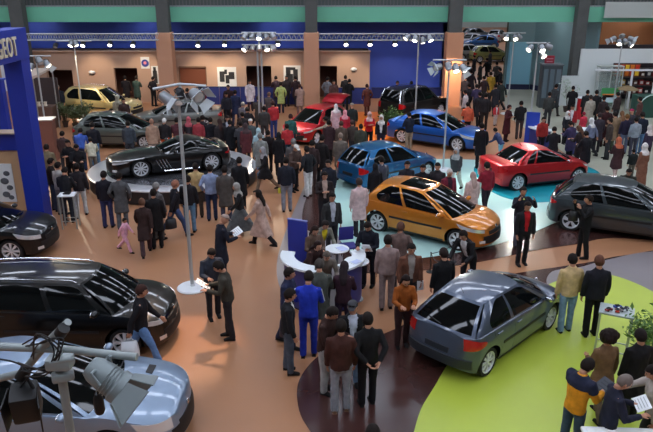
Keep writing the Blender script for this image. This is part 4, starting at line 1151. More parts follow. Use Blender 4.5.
for k in range(5):
    pts = [L_(V(28+rc.uniform(-6, 6), 352+rc.uniform(-8, 8), 2.36)), L_(V(42+rc.uniform(-6, 6), 338+rc.uniform(-5, 5), 2.28)), L_(V(56+rc.uniform(-8, 8), 345+rc.uniform(-8, 8), 2.25)), L_(V(44+rc.uniform(-6, 6), 368+rc.uniform(-8, 8), 2.26)), L_(V(22+rc.uniform(-8, 8), 370+rc.uniform(-8, 8), 2.34))]
    b.tube(catmull(pts, 6, False), .0035, 5)
b.tube(catmull([L_(V(-10, 358, 2.4)), L_(V(14, 362, 2.4)), L_(V(30, 372, 2.38)), L_(V(20, 388, 2.4))], 6, False), .004, 5)
b.build('cable', M_BLACK, rig, True)
# barn door lamp (near)
lr = empty('spotlight', V(110, 380, 2.25), 0, label='large grey barn-door lamp hanging from the near crossbar, flaps open', category='spotlight')
lr.scale = (.8, .8, .8)
Q = Vector((0, 0, -1)).rotation_difference(Vector((.78, -.12, -.60)).normalized()).to_matrix()
LG = mat((134, 144, 146), .45, .3)
b = MB(); b.lathe([(.02, .13), (.05, .125), (.066, .09), (.074, .03), (.074, -.03), (.086, -.04), (.086, -.075), (.070, -.075), (.066, -.05)], 20)
b.v = [tuple(Q @ Vector(v)) for v in b.v]; b.build('housing', LG, lr, True)
b = MB(); 
for k in range(3): b.lathe([(.078, -.02+k*.018), (.082, -.017+k*.018), (.078, -.014+k*.018)], 20, cap=False)
b.v = [tuple(Q @ Vector(v)) for v in b.v]; b.build('cooling_fins', LG, lr, True)
b = MB(); b.ell((0, 0, -.055), (.062, .062, .02), 16, 8); b.v = [tuple(Q @ Vector(v)) for v in b.v]; b.build('lens', M_CHROME, lr, True)
for k in range(4):
    R_ = Matrix.Rotation(k*pi/2+.3, 3, 'Z'); d = MB()
    vs = [R_ @ Vector(v) for v in ((-.062, .075, -.078), (.062, .075, -.078), (.100, .125, -.185), (-.100, .125, -.185))]
    vs += [v+(R_ @ Vector((0, .004, .004))) for v in vs]
    d.add([Q @ v for v in vs], [(0, 1, 2, 3), (7, 6, 5, 4), (0, 4, 5, 1), (1, 5, 6, 2), (2, 6, 7, 3), (3, 7, 4, 0)]); d.build('barn_door', LG, lr)
b = MB(); w0 = V(112, 384, 2.25)
b.tube([(Q @ Vector((0, .085, .02))), Vector((-.01, .06, .08)), V(112, 356, 2.3)-w0+Vector((0, 0, -.02)), V(112, 354, 2.3)-w0], .009, 8)
b.tube([(Q @ Vector((0, -.085, .02))), Vector((-.06, -.07, .08)), V(108, 358, 2.3)-w0, V(112, 354, 2.3)-w0], .009, 8); b.build('yoke', LG, lr, True)
l2 = empty('spotlight', V(26, 402, 2.4), 0, label='black lamp housing hanging at the lower left of the near rig', category='spotlight')
b = MB(); b.box((0, 0, 0), (.115, .12, .15), rz=.3, rx=.25, bev=.02); b.build('housing', M_BLACK, l2, True)
for sx in (-1, 1): b = MB(); b.box((sx*.068, -.03, -.02), (.006, .12, .14), rz=.3+sx*.15, rx=.2); b.build('barn_door', M_BLACK, l2)
b = MB(); b.tube([(0.05, 0, .05), (.02, 0, .13), V(30, 372, 2.43)-V(26, 402, 2.4)], .008, 8); b.build('yoke', M_BLACK, l2, True)
l3 = empty('spotlight', V(99, 404, 2.3), 0, label='small black fitting hanging under the near barn-door lamp', category='spotlight')
b = MB(); b.lathe([(.012, .05), (.02, .03), (.022, -.03), (.016, -.045)], 14); b.build('housing', M_BLACK, l3, True)
b = MB(); b.tube([(0, 0, .04), (.01, 0, .09)], .005, 6); b.build('yoke', M_BLACK, l3)
# ================================================================= turntable and cars
ct = G(174, 167, .5); RT = 3.0
b = MB(); tt = empty('turntable', (ct.x, ct.y, 0), 0, label='round dark turntable platform under the black sports car', category='platform')
b.lathe([(RT, .03), (RT, .47)], 64); b.build('side_skirt', mat((34, 34, 36), .35), tt, True)
b = MB(); b.lathe([(RT+.03, .47), (RT+.03, .495), (RT-.1, .51), (.01, .51)], 64, cap=False); b.build('top_plate', mat((84, 84, 88), .18, .4), tt, True)
b = MB(); b.lathe([(RT+.035, .46), (RT+.035, .50), (RT-.02, .516), (RT-.62, .516), (RT-.64, .505)], 64, cap=False); b.build('rim_plate', mat((196, 196, 198), .28, .35), tt, True)
b = MB(); b.lathe([(RT-.25, .02), (RT-.25, .0)], 48); b.build('foot_ring', M_BLACK, tt)
SW = dict(xr0=.05, xr1=.34)
make_car('glossy black people carrier with roof bars in the left foreground', (10, 11, 12), pos=(-5.30, 12.15), head=-1, L=4.45, H=1.50, W=1.78, wb=2.72, ro=.88, r=.32, zbr=1.02, zbf=.97, xr0=.05, xr1=.42, xf1=2.75, xf0=3.42,
         hood=[(0, .99), (.5, .92), (.8, .80)], lampz=(.66, .84), lamplen=.55, doors=5, rails=True, wins=[(.05, .28, .05, .22), (.31, .62, .26, .66), (.655, .93, .70, .965)], mould=True)
make_car('black hatchback partly cut off by the left edge', (8, 10, 16), pos=(-9.50, 16.75), head=0, L=4.2, H=1.5, W=1.75, wb=2.6, ro=.75, r=.32, xf0=3.05, xf1=2.1, zbf=.93, hood=[(0, .96), (.5, .90), (.8, .78)], lampz=(.62, .80), lamplen=.6)
cs = make_car('pale silver-blue racing saloon in the near left corner', (134, 152, 174), pos=(-4.50, 9.1), head=-2, L=4.6, H=1.42, W=1.82, wb=2.68, ro=.9, r=.33, zbr=.98, zbf=.92, xr0=.5, xr1=1.25, xf1=2.25, xf0=3.25, tail=.72,
         trunk=(0, 1.0), hood=[(0, .97), (.5, .90), (.8, .80)], lampz=(.56, .80), lamplen=.55, doors=5, fr=.7, wins=[(.14, .50, .10, .46), (.54, .92, .52, .955)])
# bonnet vents of the racing saloon
for s in (1, -1):
    for dx in (0,):
        x = 3.86; y = s*.44; z = cs['zs'](x)+(cs['zc'](x)-cs['zs'](x))*(1-abs(y/cs['S_'](x, cs['zs'](x)).y)**2.4)
        b = MB(); b.box((x, y, z+.004), (.12, .26, .02), ry=.10, bev=.01); b.build('bonnet_vent', M_BLACK, cs['root'])
make_car('yellow-gold estate at the far left behind the shrubs', (226, 202, 136), rearpx=(72, 118), frontpx=(117, 121), L=4.4, H=1.62, W=1.8, wb=2.65, ro=.8, r=.34, zbr=1.05, zbf=1.0, xr0=.08, xr1=.55, xf1=2.3, xf0=3.15, hood=[(0, 1.02), (.5, .98), (.8, .86)], lampz=(.7, .86), low=.26, rails=True, wins=[(.10, .40, .08, .36), (.43, .90, .39, .955)], rim=5)
make_car('dark grey-green hatchback behind the turntable at the left', (96, 104, 98), rearpx=(90, 148.5), frontpx=(142.7, 149.5), L=4.2, H=1.46, W=1.76, wb=2.6, ro=.75, r=.32, xf0=3.1, xf1=2.15, xr0=.2, xr1=.75, hood=[(0, .93), (.5, .88), (.8, .76)])
make_car('grey saloon facing left behind the pole with white disc base', (122, 126, 122), rearpx=(203, 131), frontpx=(152, 133), side='L', L=4.5, H=1.44, W=1.78, wb=2.65, ro=.95, r=.32, trunk=(0, .98), xr0=.55, xr1=1.15, xf1=2.3, xf0=3.2, tail=.75)
# black sports car on the turntable
sp = make_car('low black sports car with silver side vents on the round turntable', (12, 12, 14), rearpx=(210.8, 171), frontpx=(143.5, 178), side='L', zlift=.512, L=4.35, H=1.14, W=1.88, wb=2.48, ro=.80, r=.335, low=.14, zbr=.86, zbf=.80,
         xr0=.42, xr1=1.15, xf1=1.75, xf0=2.35, hood=[(0, .83), (.45, .78), (.8, .66)], nose=.42, tail=.62, trunk=(0, .84), doors=3, mould=False, lampz=(.52, .68), lamplen=.62, taillz=(.55, .72), sport=True, fr=.9, rr=.5, tw=.25, rim=10, yr=.60,
         wins=[(.16, .34, .16, .36), (.42, .90, .42, .955)])
for s in (1, -1):
    for k in range(4):
        x = 2.42+k*.11; p, q = sp['S_'](x, .62, .012), sp['S_'](x-.16, .30, .012)
        b = MB(); b.tube([(p.x, p.y*s, p.z), ((p.x+q.x)/2, (p.y+q.y)/2*s+s*.006, (p.z+q.z)/2), (q.x, q.y*s, q.z)], .022, 8); b.build('side_vent', M_CHROME, sp['root'], True)
    p, q = sp['S_'](1.25, .20, .02), sp['S_'](2.5, .20, .02)
    b = MB(); b.tube([(p.x, p.y*s, p.z), (q.x, q.y*s, q.z)], .04, 8); b.build('side_pipe', M_CHROME, sp['root'], True)
# red open car at the back
rc_ = make_car('red hatchback with a raised tailgate beside the middle pillar', (176, 20, 34), pos=(-.5, 30.6), head=-122, L=3.9, H=1.45, W=1.72, wb=2.45, ro=.65, rim=5)
b = MB(); rx = G(336, 101, 2.0)
d1 = rc_['roofpt'](0, 0)
pts = []
for j in range(9):
    f = -1+2*j/8; row = []
    for i in range(7):
        a = i/6; row.append(Vector((d1.x-.02-.95*a, f*.56*(1-.05*a), d1.z+.05+.34*sin(a*2.0)*(1-.15*f*f))))
    pts.append(row)
b.grid(pts); b.grid([[p-Vector((0, 0, .05)) for p in r_] for r_ in pts], flip=True); b.build('open_tailgate', rc_['mp'], rc_['root'], True)
# black off-roader with its window towards the camera
sv = make_car('black off-roader with pale window surround behind the bright blue car', (22, 18, 18), pos=(4.75, 35.4), head=46, L=4.5, H=1.75, W=1.85, wb=2.65, ro=.8, r=.37, low=.30, zbr=1.12, zbf=1.08, xr0=.08, xr1=.35, xf1=2.5, xf0=3.2, hood=[(0, 1.10), (.5, 1.05), (.8, .95)], lampz=(.78, .94), nose=.6, tail=.8, rails=True,
         wins=[(.06, .28, .05, .24), (.31, .60, .27, .64), (.63, .92, .67, .965)], taillz=(.8, 1.08))
for sd in (-1, 1):
    b = MB(); b.tube([sv['rwpt'](sd*.93, t)+Vector((-.03, 0, 0)) for t in (0, .25, .5, .75, 1)], .045, 8); b.build('window_surround', M_CHROME, sv['root'], True)
make_car('bright blue saloon with its nose to the right beyond the orange car', (30, 98, 190), rearpx=(400.5, 143), frontpx=(458, 152), L=4.65, H=1.45, W=1.82, wb=2.73, ro=.95, r=.335, trunk=(0, 1.0), xr0=.42, xr1=1.15, xf1=2.35, xf0=3.35, tail=.75, hood=[(0, .94), (.5, .88), (.8, .74)], lampz=(.60, .78), lamplen=.75, fr=.8, wins=[(.14, .48, .10, .44), (.52, .93, .50, .955)])
make_car('teal blue hatchback seen from behind, left of the orange car', (20, 92, 142), rearpx=(374.6, 191.6), frontpx=(427.5, 178.5), L=4.03, H=1.47, W=1.72, wb=2.54, ro=.68, r=.315, rim=9, wins=[(.12, .45, .12, .44), (.49, .92, .48, .955)])
make_car('metallic orange hatchback with a dark glass roof panel', (206, 126, 36), rearpx=(379, 232), frontpx=(454.5, 250.5), L=4.03, H=1.47, W=1.74, wb=2.54, ro=.68, r=.315, zbr=.96, zbf=.92, xr0=.14, xr1=.62, xf1=1.95, xf0=3.0, doors=3, rim=7, sunroof=True, lamplen=.72, fr=.72, hood=[(0, .95), (.45, .88), (.75, .76)],
         wins=[(.10, .47, .10, .46), (.51, .93, .50, .955)])
make_car('red coupe convertible on the teal floor behind the dark grey hatchback', (186, 24, 34), rearpx=(518, 191), frontpx=(575.6, 184.3), L=4.04, H=1.40, W=1.75, wb=2.54, ro=.78, r=.315, zbr=.96, zbf=.91, xr0=.72, xr1=1.35, xf1=2.1, xf0=3.0, trunk=(0, .98), tail=.80, doors=3, rim=9, wins=[(.10, .26, .12, .34), (.30, .93, .38, .955)], taillz=(.68, .90), yr=.66)
make_car('dark slate grey hatchback cut by the right edge', (62, 70, 74), rearpx=(573.7, 231.5), frontpx=(662, 245), L=4.2, H=1.50, W=1.76, wb=2.6, ro=.75, r=.32, xf0=3.15, xf1=2.2, xr0=.18, xr1=.72, rim=5, taillz=(.74, 1.0), zbr=.98, zbf=.94, tail=.7, hood=[(0, .97), (.45, .9), (.75, .78)])
make_car('steel grey hatchback seen from behind on the lime floor', (84, 94, 112), rearpx=(488, 374.5), frontpx=(547, 330.5), L=3.86, H=1.40, W=1.67, wb=2.45, ro=.62, r=.30, yr=.61, rim=8, taillz=(.68, .90), taillx=.46, rrake=.16, xr1=.78, wins=[(.13, .44, .14, .44), (.48, .92, .48, .955)], rr=.42, trim=mat((40, 44, 50), .5))
# far hall cars
for k, (x, y, c, hd_, lab) in enumerate([(480, 47, (40, 90, 150), 178, 'blue car in the far hall beyond the opening'), (467, 45, (200, 200, 205), 160, 'white car in the far hall at the left of the opening'), (490, 60, (150, 150, 90), 10, 'olive car in the far hall beyond the opening'), (468, 58, (170, 172, 176), 30, 'silver car in the far hall beyond the opening'), (497, 40, (180, 182, 186), 60, 'pale car at the very back of the far hall'), (476, 38, (90, 94, 98), 20, 'grey car at the very back of the far hall')]):
    p = G(x, y+1.5); make_car(lab, c, pos=(p.x, p.y), head=hd_)
# low table/car roof at the lower right corner
ds = empty('desk', G(640, 449), radians(-3), label='white desk with rounded corner at the bottom right corner', category='desk')
w0 = G(640, 449)
ds.location = (G(634, 444, .9).x, G(634, 444, .9).y, 0)
b = MB(); b.box((0, 0, .87), (1.25, .75, .06), bev=.03); b.build('desk_top', M_WHITE, ds, True)
b = MB(); b.box((0, 0, .905), (1.12, .62, .01)); b.build('inlay', mat((240, 240, 238), .4), ds)
b = MB(); b.box((0, 0, .835), (1.26, .76, .02), bev=.01); b.build('edge_strip', M_BLACK, ds)
b = MB(); b.box((0, 0, .41), (1.0, .55, .82), bev=.02); b.build('pedestal', mat((150, 152, 156), .5), ds)
# ================================================================= counters and tables
WT = mat((226, 232, 236), .35, name='counter_top'); BS = mat((52, 56, 120), .5, name='counter_side')
cc = Vector((-.08, 13.95, 0))
def arc_counter(a0, a1, lab, ro=.98, ri=.66, z=1.08, c=cc, n=16):
    root = empty('curved_counter', c, 0, label=lab, category='counter')
    def sect(r0, r1, z0, z1, e=0):
        mb = MB(); rows = []
        for k in range(n+1):
            a = radians(lerp(a0-e, a1+e, k/n)); cs_, sn = cos(a), sin(a)
            rows.append([(r1*cs_, r1*sn, z0), (r1*cs_, r1*sn, z1), (r0*cs_, r0*sn, z1), (r0*cs_, r0*sn, z0)])
        mb.grid(rows, closed=True); o = len(mb.v)-len(rows)*4
        mb.f += [(o, o+1, o+2, o+3), (o+n*4+3, o+n*4+2, o+n*4+1, o+n*4)]; mb.m += [0, 0]; return mb
    sect(ri, ro, z-.05, z, 2).build('counter_top', WT, root, True, 40)
    sect(ri+.06, ro-.08, .06, z-.05).build('counter_front', BS, root, True, 40)
    sect(ri+.1, ro-.12, 0, .06).build('plinth', M_BLACK, root, True, 40)
arc_counter(168, 262, 'curved white-topped counter with blue front, left of the tracksuit'); arc_counter(300, 378, 'curved white-topped counter with blue front, right end of the island')
def round_table(p, r, z, lab, m=WT):
    root = empty('round_table', p, 0, label=lab, category='table')
    b = MB(); b.lathe([(r, z-.03), (r+.01, z-.01), (r, z)], 28); b.build('table_top', m, root, True)
    b = MB(); b.lathe([(.05, .03), (.04, z-.03)], 12); b.build('leg', M_STEEL, root, True)
    b = MB(); b.lathe([(r*.6, 0), (r*.6, .03), (.05, .05)], 24); b.build('base', M_STEEL, root, True)
pA = G(337, 249, 1.0); pB = G(350, 259, 1.0)
round_table((pA.x, pA.y, 0), .28, 1.02, 'round white table holding papers behind the curved counters')
round_table((pB.x+.15, pB.y-.05, 0), .28, .98, 'smaller round white table in front of the man in dark reading')
def papers(p, w_, l_, rz, lab, n=3, z=0, cat='papers'):
    b = MB(); b.box((0, 0, .004), (w_, l_, .008)); o = b.build('paper_stack', M_PAPER, loc=p, label=lab, category=cat); o.rotation_euler = (0, 0, rz)
    for k in range(n):
        c = MB(); c.box((.01*k, -.008*k, .010+.003*k), (w_*.9, l_*.9, .002), rz=.12*k); c.build('sheet', mat((220-15*k, 224-12*k, 232), .7), o)
papers((pA.x+.1, pA.y-.05, 1.022), .22, .30, .4, 'white papers on the round table behind the counters')
papers((pB.x+.2, pB.y-.1, .982), .22, .28, -.3, 'white papers on the smaller round table by the man in dark')
papers((cc.x+.72, cc.y-.45, 1.082), .24, .18, .6, 'leaflets on the right end of the curved counter')
ip = G(299, 262, .6); b = MB()
bp_ = empty('information_board', (ip.x-.02, 14.55, 0), radians(-24), label='upright plain blue panel behind the left curved counter', category='panel')
b.box((0, 0, .86), (.50, .05, 1.66), bev=.008); b.build('board', mat((38, 52, 150), .5), bp_)
b = MB(); b.box((0, 0, .015), (.56, .34, .03)); b.build('foot', M_STEEL, bp_)
b = MB(); b.box((0, 0, 1.70), (.52, .06, .025)); b.build('top_edge', mat((120, 130, 190), .4), bp_)
# blue chair behind table
chp = G(348, 262); ch = empty('blue_chair', chp, radians(15), label='blue chair back behind the small white tables', category='chair')
b = MB(); b.box((0, 0, .46), (.42, .40, .06), bev=.02); b.build('seat', mat((40, 40, 120), .6), ch, True)
b = MB(); b.box((0, .20, .74), (.40, .05, .36), bev=.02); b.build('backrest', mat((46, 46, 130), .6), ch, True)
for sx in (-1, 1):
    for sy in (-1, 1):
        b = MB(); b.tube([(sx*.19, sy*.18, .44), (sx*.22, sy*.21, 0)], .013, 8); b.build('leg', M_CHROME, ch)
# info point right back
ip2 = G(537, 152)
bp_ = empty('information_board', (V(537, 128, ip2.y).x-.08, ip2.y+.42, 0), radians(-18), label='upright plain blue panel behind the red coupe', category='panel')
zt2 = V(537, 114, ip2.y).z
b = MB(); b.box((0, 0, zt2/2+.02), (.56, .06, zt2-.04), bev=.01); b.build('board', mat((36, 64, 170), .5), bp_)
b = MB(); b.box((0, 0, .012), (.66, .4, .024)); b.build('foot', M_STEEL, bp_)
arc_counter(176, 250, 'curved white-topped counter at the blue panel beyond the red coupe', 1.0, .6, 1.05, G(549, 150))
arc_counter(265, 345, 'curved white-topped counter beneath the crowd beyond the red coupe', 1.0, .6, 1.05, G(549, 150)+Vector((.6, .0, 0)))
for k, an in enumerate((200, 232, 300)):
    q = G(549, 150)+Vector((.8*cos(radians(an))+(.6 if k == 2 else 0), .8*sin(radians(an)), 0))
    b = MB(); b.ell((q.x, q.y, 1.09), (.10, .08, .05), 10, 6); o = b.build('flower_bowl', mat((235, 235, 238), .5), smooth=True, label='white flower bowl on the curved counter beyond the red coupe', category='bowl', group='bowls on the counter beyond the red coupe')
# small high tables
def leg_table(pxa, ztop, w_, d_, rz, lab, mt, z=0.0):
    q = G(*pxa, ztop); root = empty('high_table', (q.x, q.y, 0), rz, label=lab, category='table')
    b = MB(); b.box((0, 0, ztop-.02), (w_, d_, .04), bev=.01); b.build('table_top', mt, root)
    for sx in (-1, 1):
        for sy in (-1, 1):
            b = MB(); b.box((sx*(w_/2-.03), sy*(d_/2-.03), (ztop-.04)/2), (.035, .035, ztop-.04)); b.build('leg', mat((178, 184, 182), .3, .6), root)
    b = MB()
    for sy in (-1, 1): b.box((0, sy*(d_/2-.03), .25), (w_-.06, .02, .02))
    b.build('stretcher', mat((178, 184, 182), .3, .6), root)
    return q
q = leg_table((67, 194), 1.05, .48, .40, .1, 'slim white high table with steel legs left of the turntable', M_WHITE)
b = MB(); b.box((q.x, q.y, 1.075), (.20, .14, .04), bev=.01); o = b.build('telephone', M_BLACK, label='black phone on the slim white high table', category='phone')
b = MB(); b.tube([(q.x-.08, q.y+.02, 1.115), (q.x+.08, q.y+.02, 1.115)], .018, 8); b.build('handset', M_BLACK, o, True)
q = leg_table((617, 310), 1.05, .62, .46, -.45, 'metal high table holding small model cars on the lime floor', mat((176, 186, 186), .3, .4))
def model_car(p, rz, col, lab):
    root = empty('toy_car', p, rz, label=lab, category='toy car', group='toy cars on the metal high table')
    b = MB(); b.box((0, 0, .028), (.16, .07, .032), bev=.012); b.build('body', paint(col), root, True)
    b = MB(); b.box((-.01, 0, .052), (.085, .058, .026), bev=.012); b.build('cabin', M_GLASS, root, True)
    for sx in (-.05, .05):
        for sy in (-1, 1):
            b = MB(); b.lathe([(.014, -.008), (.014, .008)], 12, (sx, sy*.034, .014), 'Y'); b.build('wheel', M_TYRE, root, True)
for k, (dx, dy, r_, c, lab) in enumerate([(-.17, -.02, .5, (150, 30, 30), 'dark red toy car on the metal high table'), (-.02, -.06, 1.2, (200, 60, 40), 'bright red toy car on the metal high table'), (.05, .10, .1, (40, 60, 150), 'blue toy car on the metal high table'), (.18, .02, .9, (60, 64, 80), 'grey toy car on the metal high table'), (.08, -.02, 2.0, (225, 228, 232), 'white toy car on the metal high table')]):
    model_car((q.x+dx, q.y+dy, 1.05), r_, c, lab)
# black rope barrier by the pale floor
p1, p2 = G(431, 275), G(452, 262)
for k, p in enumerate((G(430, 272), G(437, 281), G(453, 262))):
    b = MB(); b.lathe([(.10, 0), (.10, .015), (.015, .03), (.012, .52), (.02, .54), (.0001, .56)], 14, p); o = b.build('barrier_post', M_BLACK, smooth=True, label=['short black barrier post at the corner of the pale aqua floor', 'short black barrier post nearest the steel grey hatchback', 'short black barrier post below the orange car'][k], category='post', group='barrier posts by the aqua floor')
a, b2, c = G(430, 272), G(437, 281), G(453, 262)
b = MB(); b.tube([a+Vector((0, 0, .5)), (a+b2)/2+Vector((0, 0, .46)), b2+Vector((0, 0, .5))], .01, 6); b.tube([a+Vector((0, 0, .5)), (a+c)/2+Vector((0, 0, .45)), c+Vector((0, 0, .5))], .01, 6)
b.build('barrier_rope', M_BLACK, smooth=True, label='thin black rope strung between the short barrier posts', category='rope')
# ================================================================= the visitors
BK=(26,25,28); DG=(52,52,56); GR=(104,100,98); LG=(160,158,156); NV=(28,32,52); BR=(62,40,34); TN=(170,140,105); BE=(182,158,140)
WH=(222,220,218); JN=(84,108,144); LJ=(130,156,186); DJ=(44,54,84); OL=(78,76,58); PK=(240,176,198); RD=(170,30,36); HB=(28,20,16); HG=(120,116,112); BL=(36,62,150); MR=(84,28,40)
HS='short'
ATT = []; PEOPLE = []
def P(*a, **k):
    r = person(*a, **k); PEOPLE.append(r[0]); return r
def sheet(pr, lab, side='AR', size=(.21, .30), tilt=.9, col=(238, 240, 242), cat='paper', name='paper', d=.12, dz=.03, ps=True):
    w_ = hand_world(pr, side, d); o = MB(); o.box((0, 0, 0), (size[0], size[1], .006)); 
    o = o.build(name, mat(col, .7), loc=w_+Vector((0, 0, dz)), label=lab, category=cat); o.rotation_euler = (tilt, .1, pr[0].rotation_euler.z+pi)
    c = MB()
    for k in range(4): c.box((0, size[1]*(-.32+.2*k), .0045), (size[0]*.7, size[1]*.05, .002))
    c.build('print', mat(tuple(int(v*.72) for v in col), .7), o)
    ATT.append((pr[0], o)); return o
def bag(pr, lab, col, side='AR', w_=.30, h_=.34, dp=.10, cat='bag', drop=.22, mark=None):
    p = hand_world(pr, side, .12); root = empty('carrier_bag' if cat == 'bag' else 'handbag', p-Vector((0, 0, drop)), pr[0].rotation_euler.z+pi/2, label=lab, category='bag')
    b = MB(); n = 12; rows = []
    for z, kx, ky in ((-h_*.5, .86, .5), (-h_*.45, 1, .9), (0, 1.0, 1.0), (h_*.35, .9, .7), (h_*.5, .8, .3)):
        rows.append([(w_/2*kx*cos(2*pi*j/n), dp*ky*sin(2*pi*j/n), z-h_*.1) for j in range(n)])
    b.grid(rows, closed=True); b.add(rows[0], [tuple(range(n))[::-1]]); b.build('bag_body', mat(col, .5), root, True, 60); ATT.append((pr[0], root))
    b = MB(); b.tube([(-w_*.3, 0, h_*.38), (-w_*.15, 0, drop-.02), (w_*.15, 0, drop-.02), (w_*.3, 0, h_*.38)], .008, 6); b.build('handle', mat(col, .5), root, True)
    if mark: 
        for s in (-1, 1):
            b = MB(); b.ell((0, s*dp*.97, -.03), (w_*.22, .012, w_*.22), 12, 6); b.build('printed_mark', mat(mark, .5), root, True)
    return root
# --- the group of four in the foreground
P(343, 319, 1.74, 178, 'stand', 'jacket', HS, (66,38,32), (140,142,150), HB, 'person in dark brown jacket and grey trousers seen from behind, nearest of the foreground group', shoe=(120,90,70))
x_ = P(337, 308, 1.76, 62, 'hold', 'jacket', HS, (52,32,28), LG, HB, 'person in dark brown jacket and pale trousers at the left of the foreground group')
P(351, 302, 1.76, 4, 'pockets', 'jacket', 'cap', BK, LJ, (60,60,64), 'person in dark sunglasses, pale cap and white shirt facing the camera', shirt=(206,214,230))
P(366, 313, 1.76, 196, 'behind', 'jacket', HS, (24,24,26), (22,20,24), HB, 'person in black leather jacket with hands clasped behind the back')
P(373, 425, 1.74, 180, 'stand', 'jacket', HS, BK, DG, HB, 'person of whom only the dark hair shows at the bottom edge')
# sunglasses
def sunglasses(pr, lab):
    root, K, s = pr; R_ = Matrix.Rotation(root.rotation_euler.z, 3, 'Z')
    b = MB()
    for sx in (-1, 1): b.ell((0, 0, 0), (.024, .007, .017), 12, 8, fn=lambda p: R_ @ (K['Hd'](p+Vector((sx*.03, -.112, 1.638)))*s)+root.location)
    b.tube([R_ @ (K['Hd'](Vector((x, y, 1.644)))*s)+root.location for x, y in ((-.082, .0), (-.07, -.09), (0, -.118), (.07, -.09), (.082, .0))], .004, 5)
    b.build('sunglasses', mat((20, 8, 10), .15), smooth=True, label=lab, category='sunglasses')
pr = P(291, 289, 1.74, 96, 'stand', 'jacket', HS, (30,30,34), (76,84,96), HB, 'person in black jacket and blue-grey trousers standing left of the foreground group', shirt=WH)
pr = P(290, 268, 1.74, 70, 'carry', 'jacket', HS, (40,44,70), (40,44,66), HB, 'person in dark blue jacket leaning at the left curved counter')
bag(pr, 'dark navy shoulder bag hanging beside the left curved counter', (34,38,62), 'AR', .32, .40, .1, 'handbag', .16)
TS = P(309, 271, 1.78, 176, 'hold', 'jacket', HS, (34,54,170), (32,48,150), HB, 'person in bright blue tracksuit seen from behind at the counters')
for sd, A in ((1, TS[1]['AL']), (-1, TS[1]['AR'])):
    mb = MB(); o_ = Vector((sd*.058, .012, .0)); mb.tube([A[0]+o_+Vector((0, 0, .02)), A[0].lerp(A[1], .5)+o_, A[1]+o_*.95], .009, 6); mb.build('sleeve_stripe', mat((225, 230, 240), .6), TS[0], True)
P(321, 259, 1.76, 180, 'hold', 'coat', HS, (74,76,70), (52,52,54), (60,54,50), 'person in olive grey coat seen from behind between the tracksuit and the purple scarf')
pr = P(343, 262, 1.66, 172, 'hold', 'jacket', 'long', (52,30,40), (48,34,52), (36,26,30), 'person with long hair in dark maroon jacket at the right counter')
bag(pr, 'red handbag at the hip of the person with long hair at the counter', (176,32,30), 'AL', .22, .22, .07, 'handbag', .10)
P(327, 252, 1.60, 10, 'lean', 'jacket', 'short', (104,96,88), DG, (90,80,72), 'person in mottled grey jacket leaning over the counters from inside')
P(313, 229, 1.66, 20, 'hold', 'sweater', 'long', (96,76,64), DG, (40,26,20), 'person with dark brown hair behind the blue panel, inside the island', fem=True)
P(319, 240, 1.60, 40, 'lean', 'sweater', 'long', (56,36,34), BR, (36,20,18), 'person with long dark hair bending over the counters, beside the blue panel')
P(326, 221, 1.66, 30, 'lean', 'jacket', HS, (118,116,104), DG, HB, 'person in grey jacket over a yellow shirt behind the round white table', shirt=(222,196,40))
pr = P(362, 224, 1.74, 338, 'hold', 'jacket', HS, (24,26,36), (26,26,34), HB, 'person in dark sweater reading a white paper beside the small white table')
sheet(pr, 'white paper held by the person in dark sweater by the small white table', 'AL')
P(332.5, 193, 1.76, 20, 'stand', 'jacket', HS, (50,50,50), (44,44,46), HB, 'person in dark grey suit and pale shirt above the round white table', shirt=(186,190,200))
P(325, 172, 1.76, 8, 'arms', 'jacket', HS, (44,36,36), (36,32,36), HB, 'person in open dark jacket over a beige shirt left of the pale aqua floor', shirt=(198,170,156))
P(359, 178, 1.74, 196, 'stand', 'coat', HS, (206,178,176), (40,38,44), (60,46,40), 'person in pale pink coat standing on the pale aqua floor by the orange car')
P(388, 235, 1.76, 182, 'stand', 'jacket', HS, (150,128,124), (134,118,116), HB, 'person in light grey-mauve suit seen from behind below the orange car')
P(401, 222, 1.74, 176, 'pockets', 'coat', HS, (104,84,78), (60,50,50), (90,60,48), 'person in wide grey-brown coat seen from behind right of the mauve suit')
pr = P(412, 244, 1.76, 8, 'stand', 'jacket', HS, (104,66,50), (50,44,44), HB, 'person in brown leather jacket and grey shirt walking towards the camera', shirt=(150,140,132))
sheet(pr, 'folded white paper in the hand of the person in brown leather jacket', 'AL', (.14, .24), 1.4)
pr = P(408.5, 278, 1.66, 6, 'hold', 'sweater', 'long', (150,80,30), (56,36,36), (30,18,16), 'person with long black hair in rust orange sweater beside the steel grey hatchback')
P(463, 231, 1.74, 318, 'lean', 'jacket', HS, (28,26,28), BK, HB, 'person in dark jacket with white scarf bending beside the orange car', shirt=WH)
P(459, 253, 1.74, 200, 'stand', 'coat', HS, (22,22,24), BK, (40,28,24), 'person in black coat seen from behind, hidden by the roof of the steel grey hatchback')
# --- right foreground
P(571.5, 253, 1.76, 184, 'stand', 'jacket', HS, (196,168,122), (118,146,176), HB, 'person in beige jacket and light blue jeans on the lime floor, seen from behind')
P(593.5, 254, 1.80, 178, 'stand', 'jacket', HS, (26,26,34), (20,20,24), (96,62,48), 'person in black suit beside the beige jacket on the lime floor')
P(607, 331, 1.64, 192, 'carry', 'coat', 'afro', (112,84,58), (100,84,70), (30,18,14), 'person with big round dark hair in a brown coat on the lime floor')
pr = P(591, 359, 1.72, 118, 'hold', 'jacket', HS, (216,144,34), (60,76,96), HB, 'person in yellow-orange jacket with navy shoulders in the lower right', shirt=None)
sheet(pr, 'dark grey folder held by the person in yellow-orange jacket', 'AR', (.26,.30), .4, (60,64,72), 'folder', 'folder')
root, K, s = pr
yk = MB(); ring_loft(yk, [(1.30, .222, .156, .0), (1.38, .214, .142, .003), (1.44, .160, .108, .006), (1.50, .09, .085, .006)], K['T'])
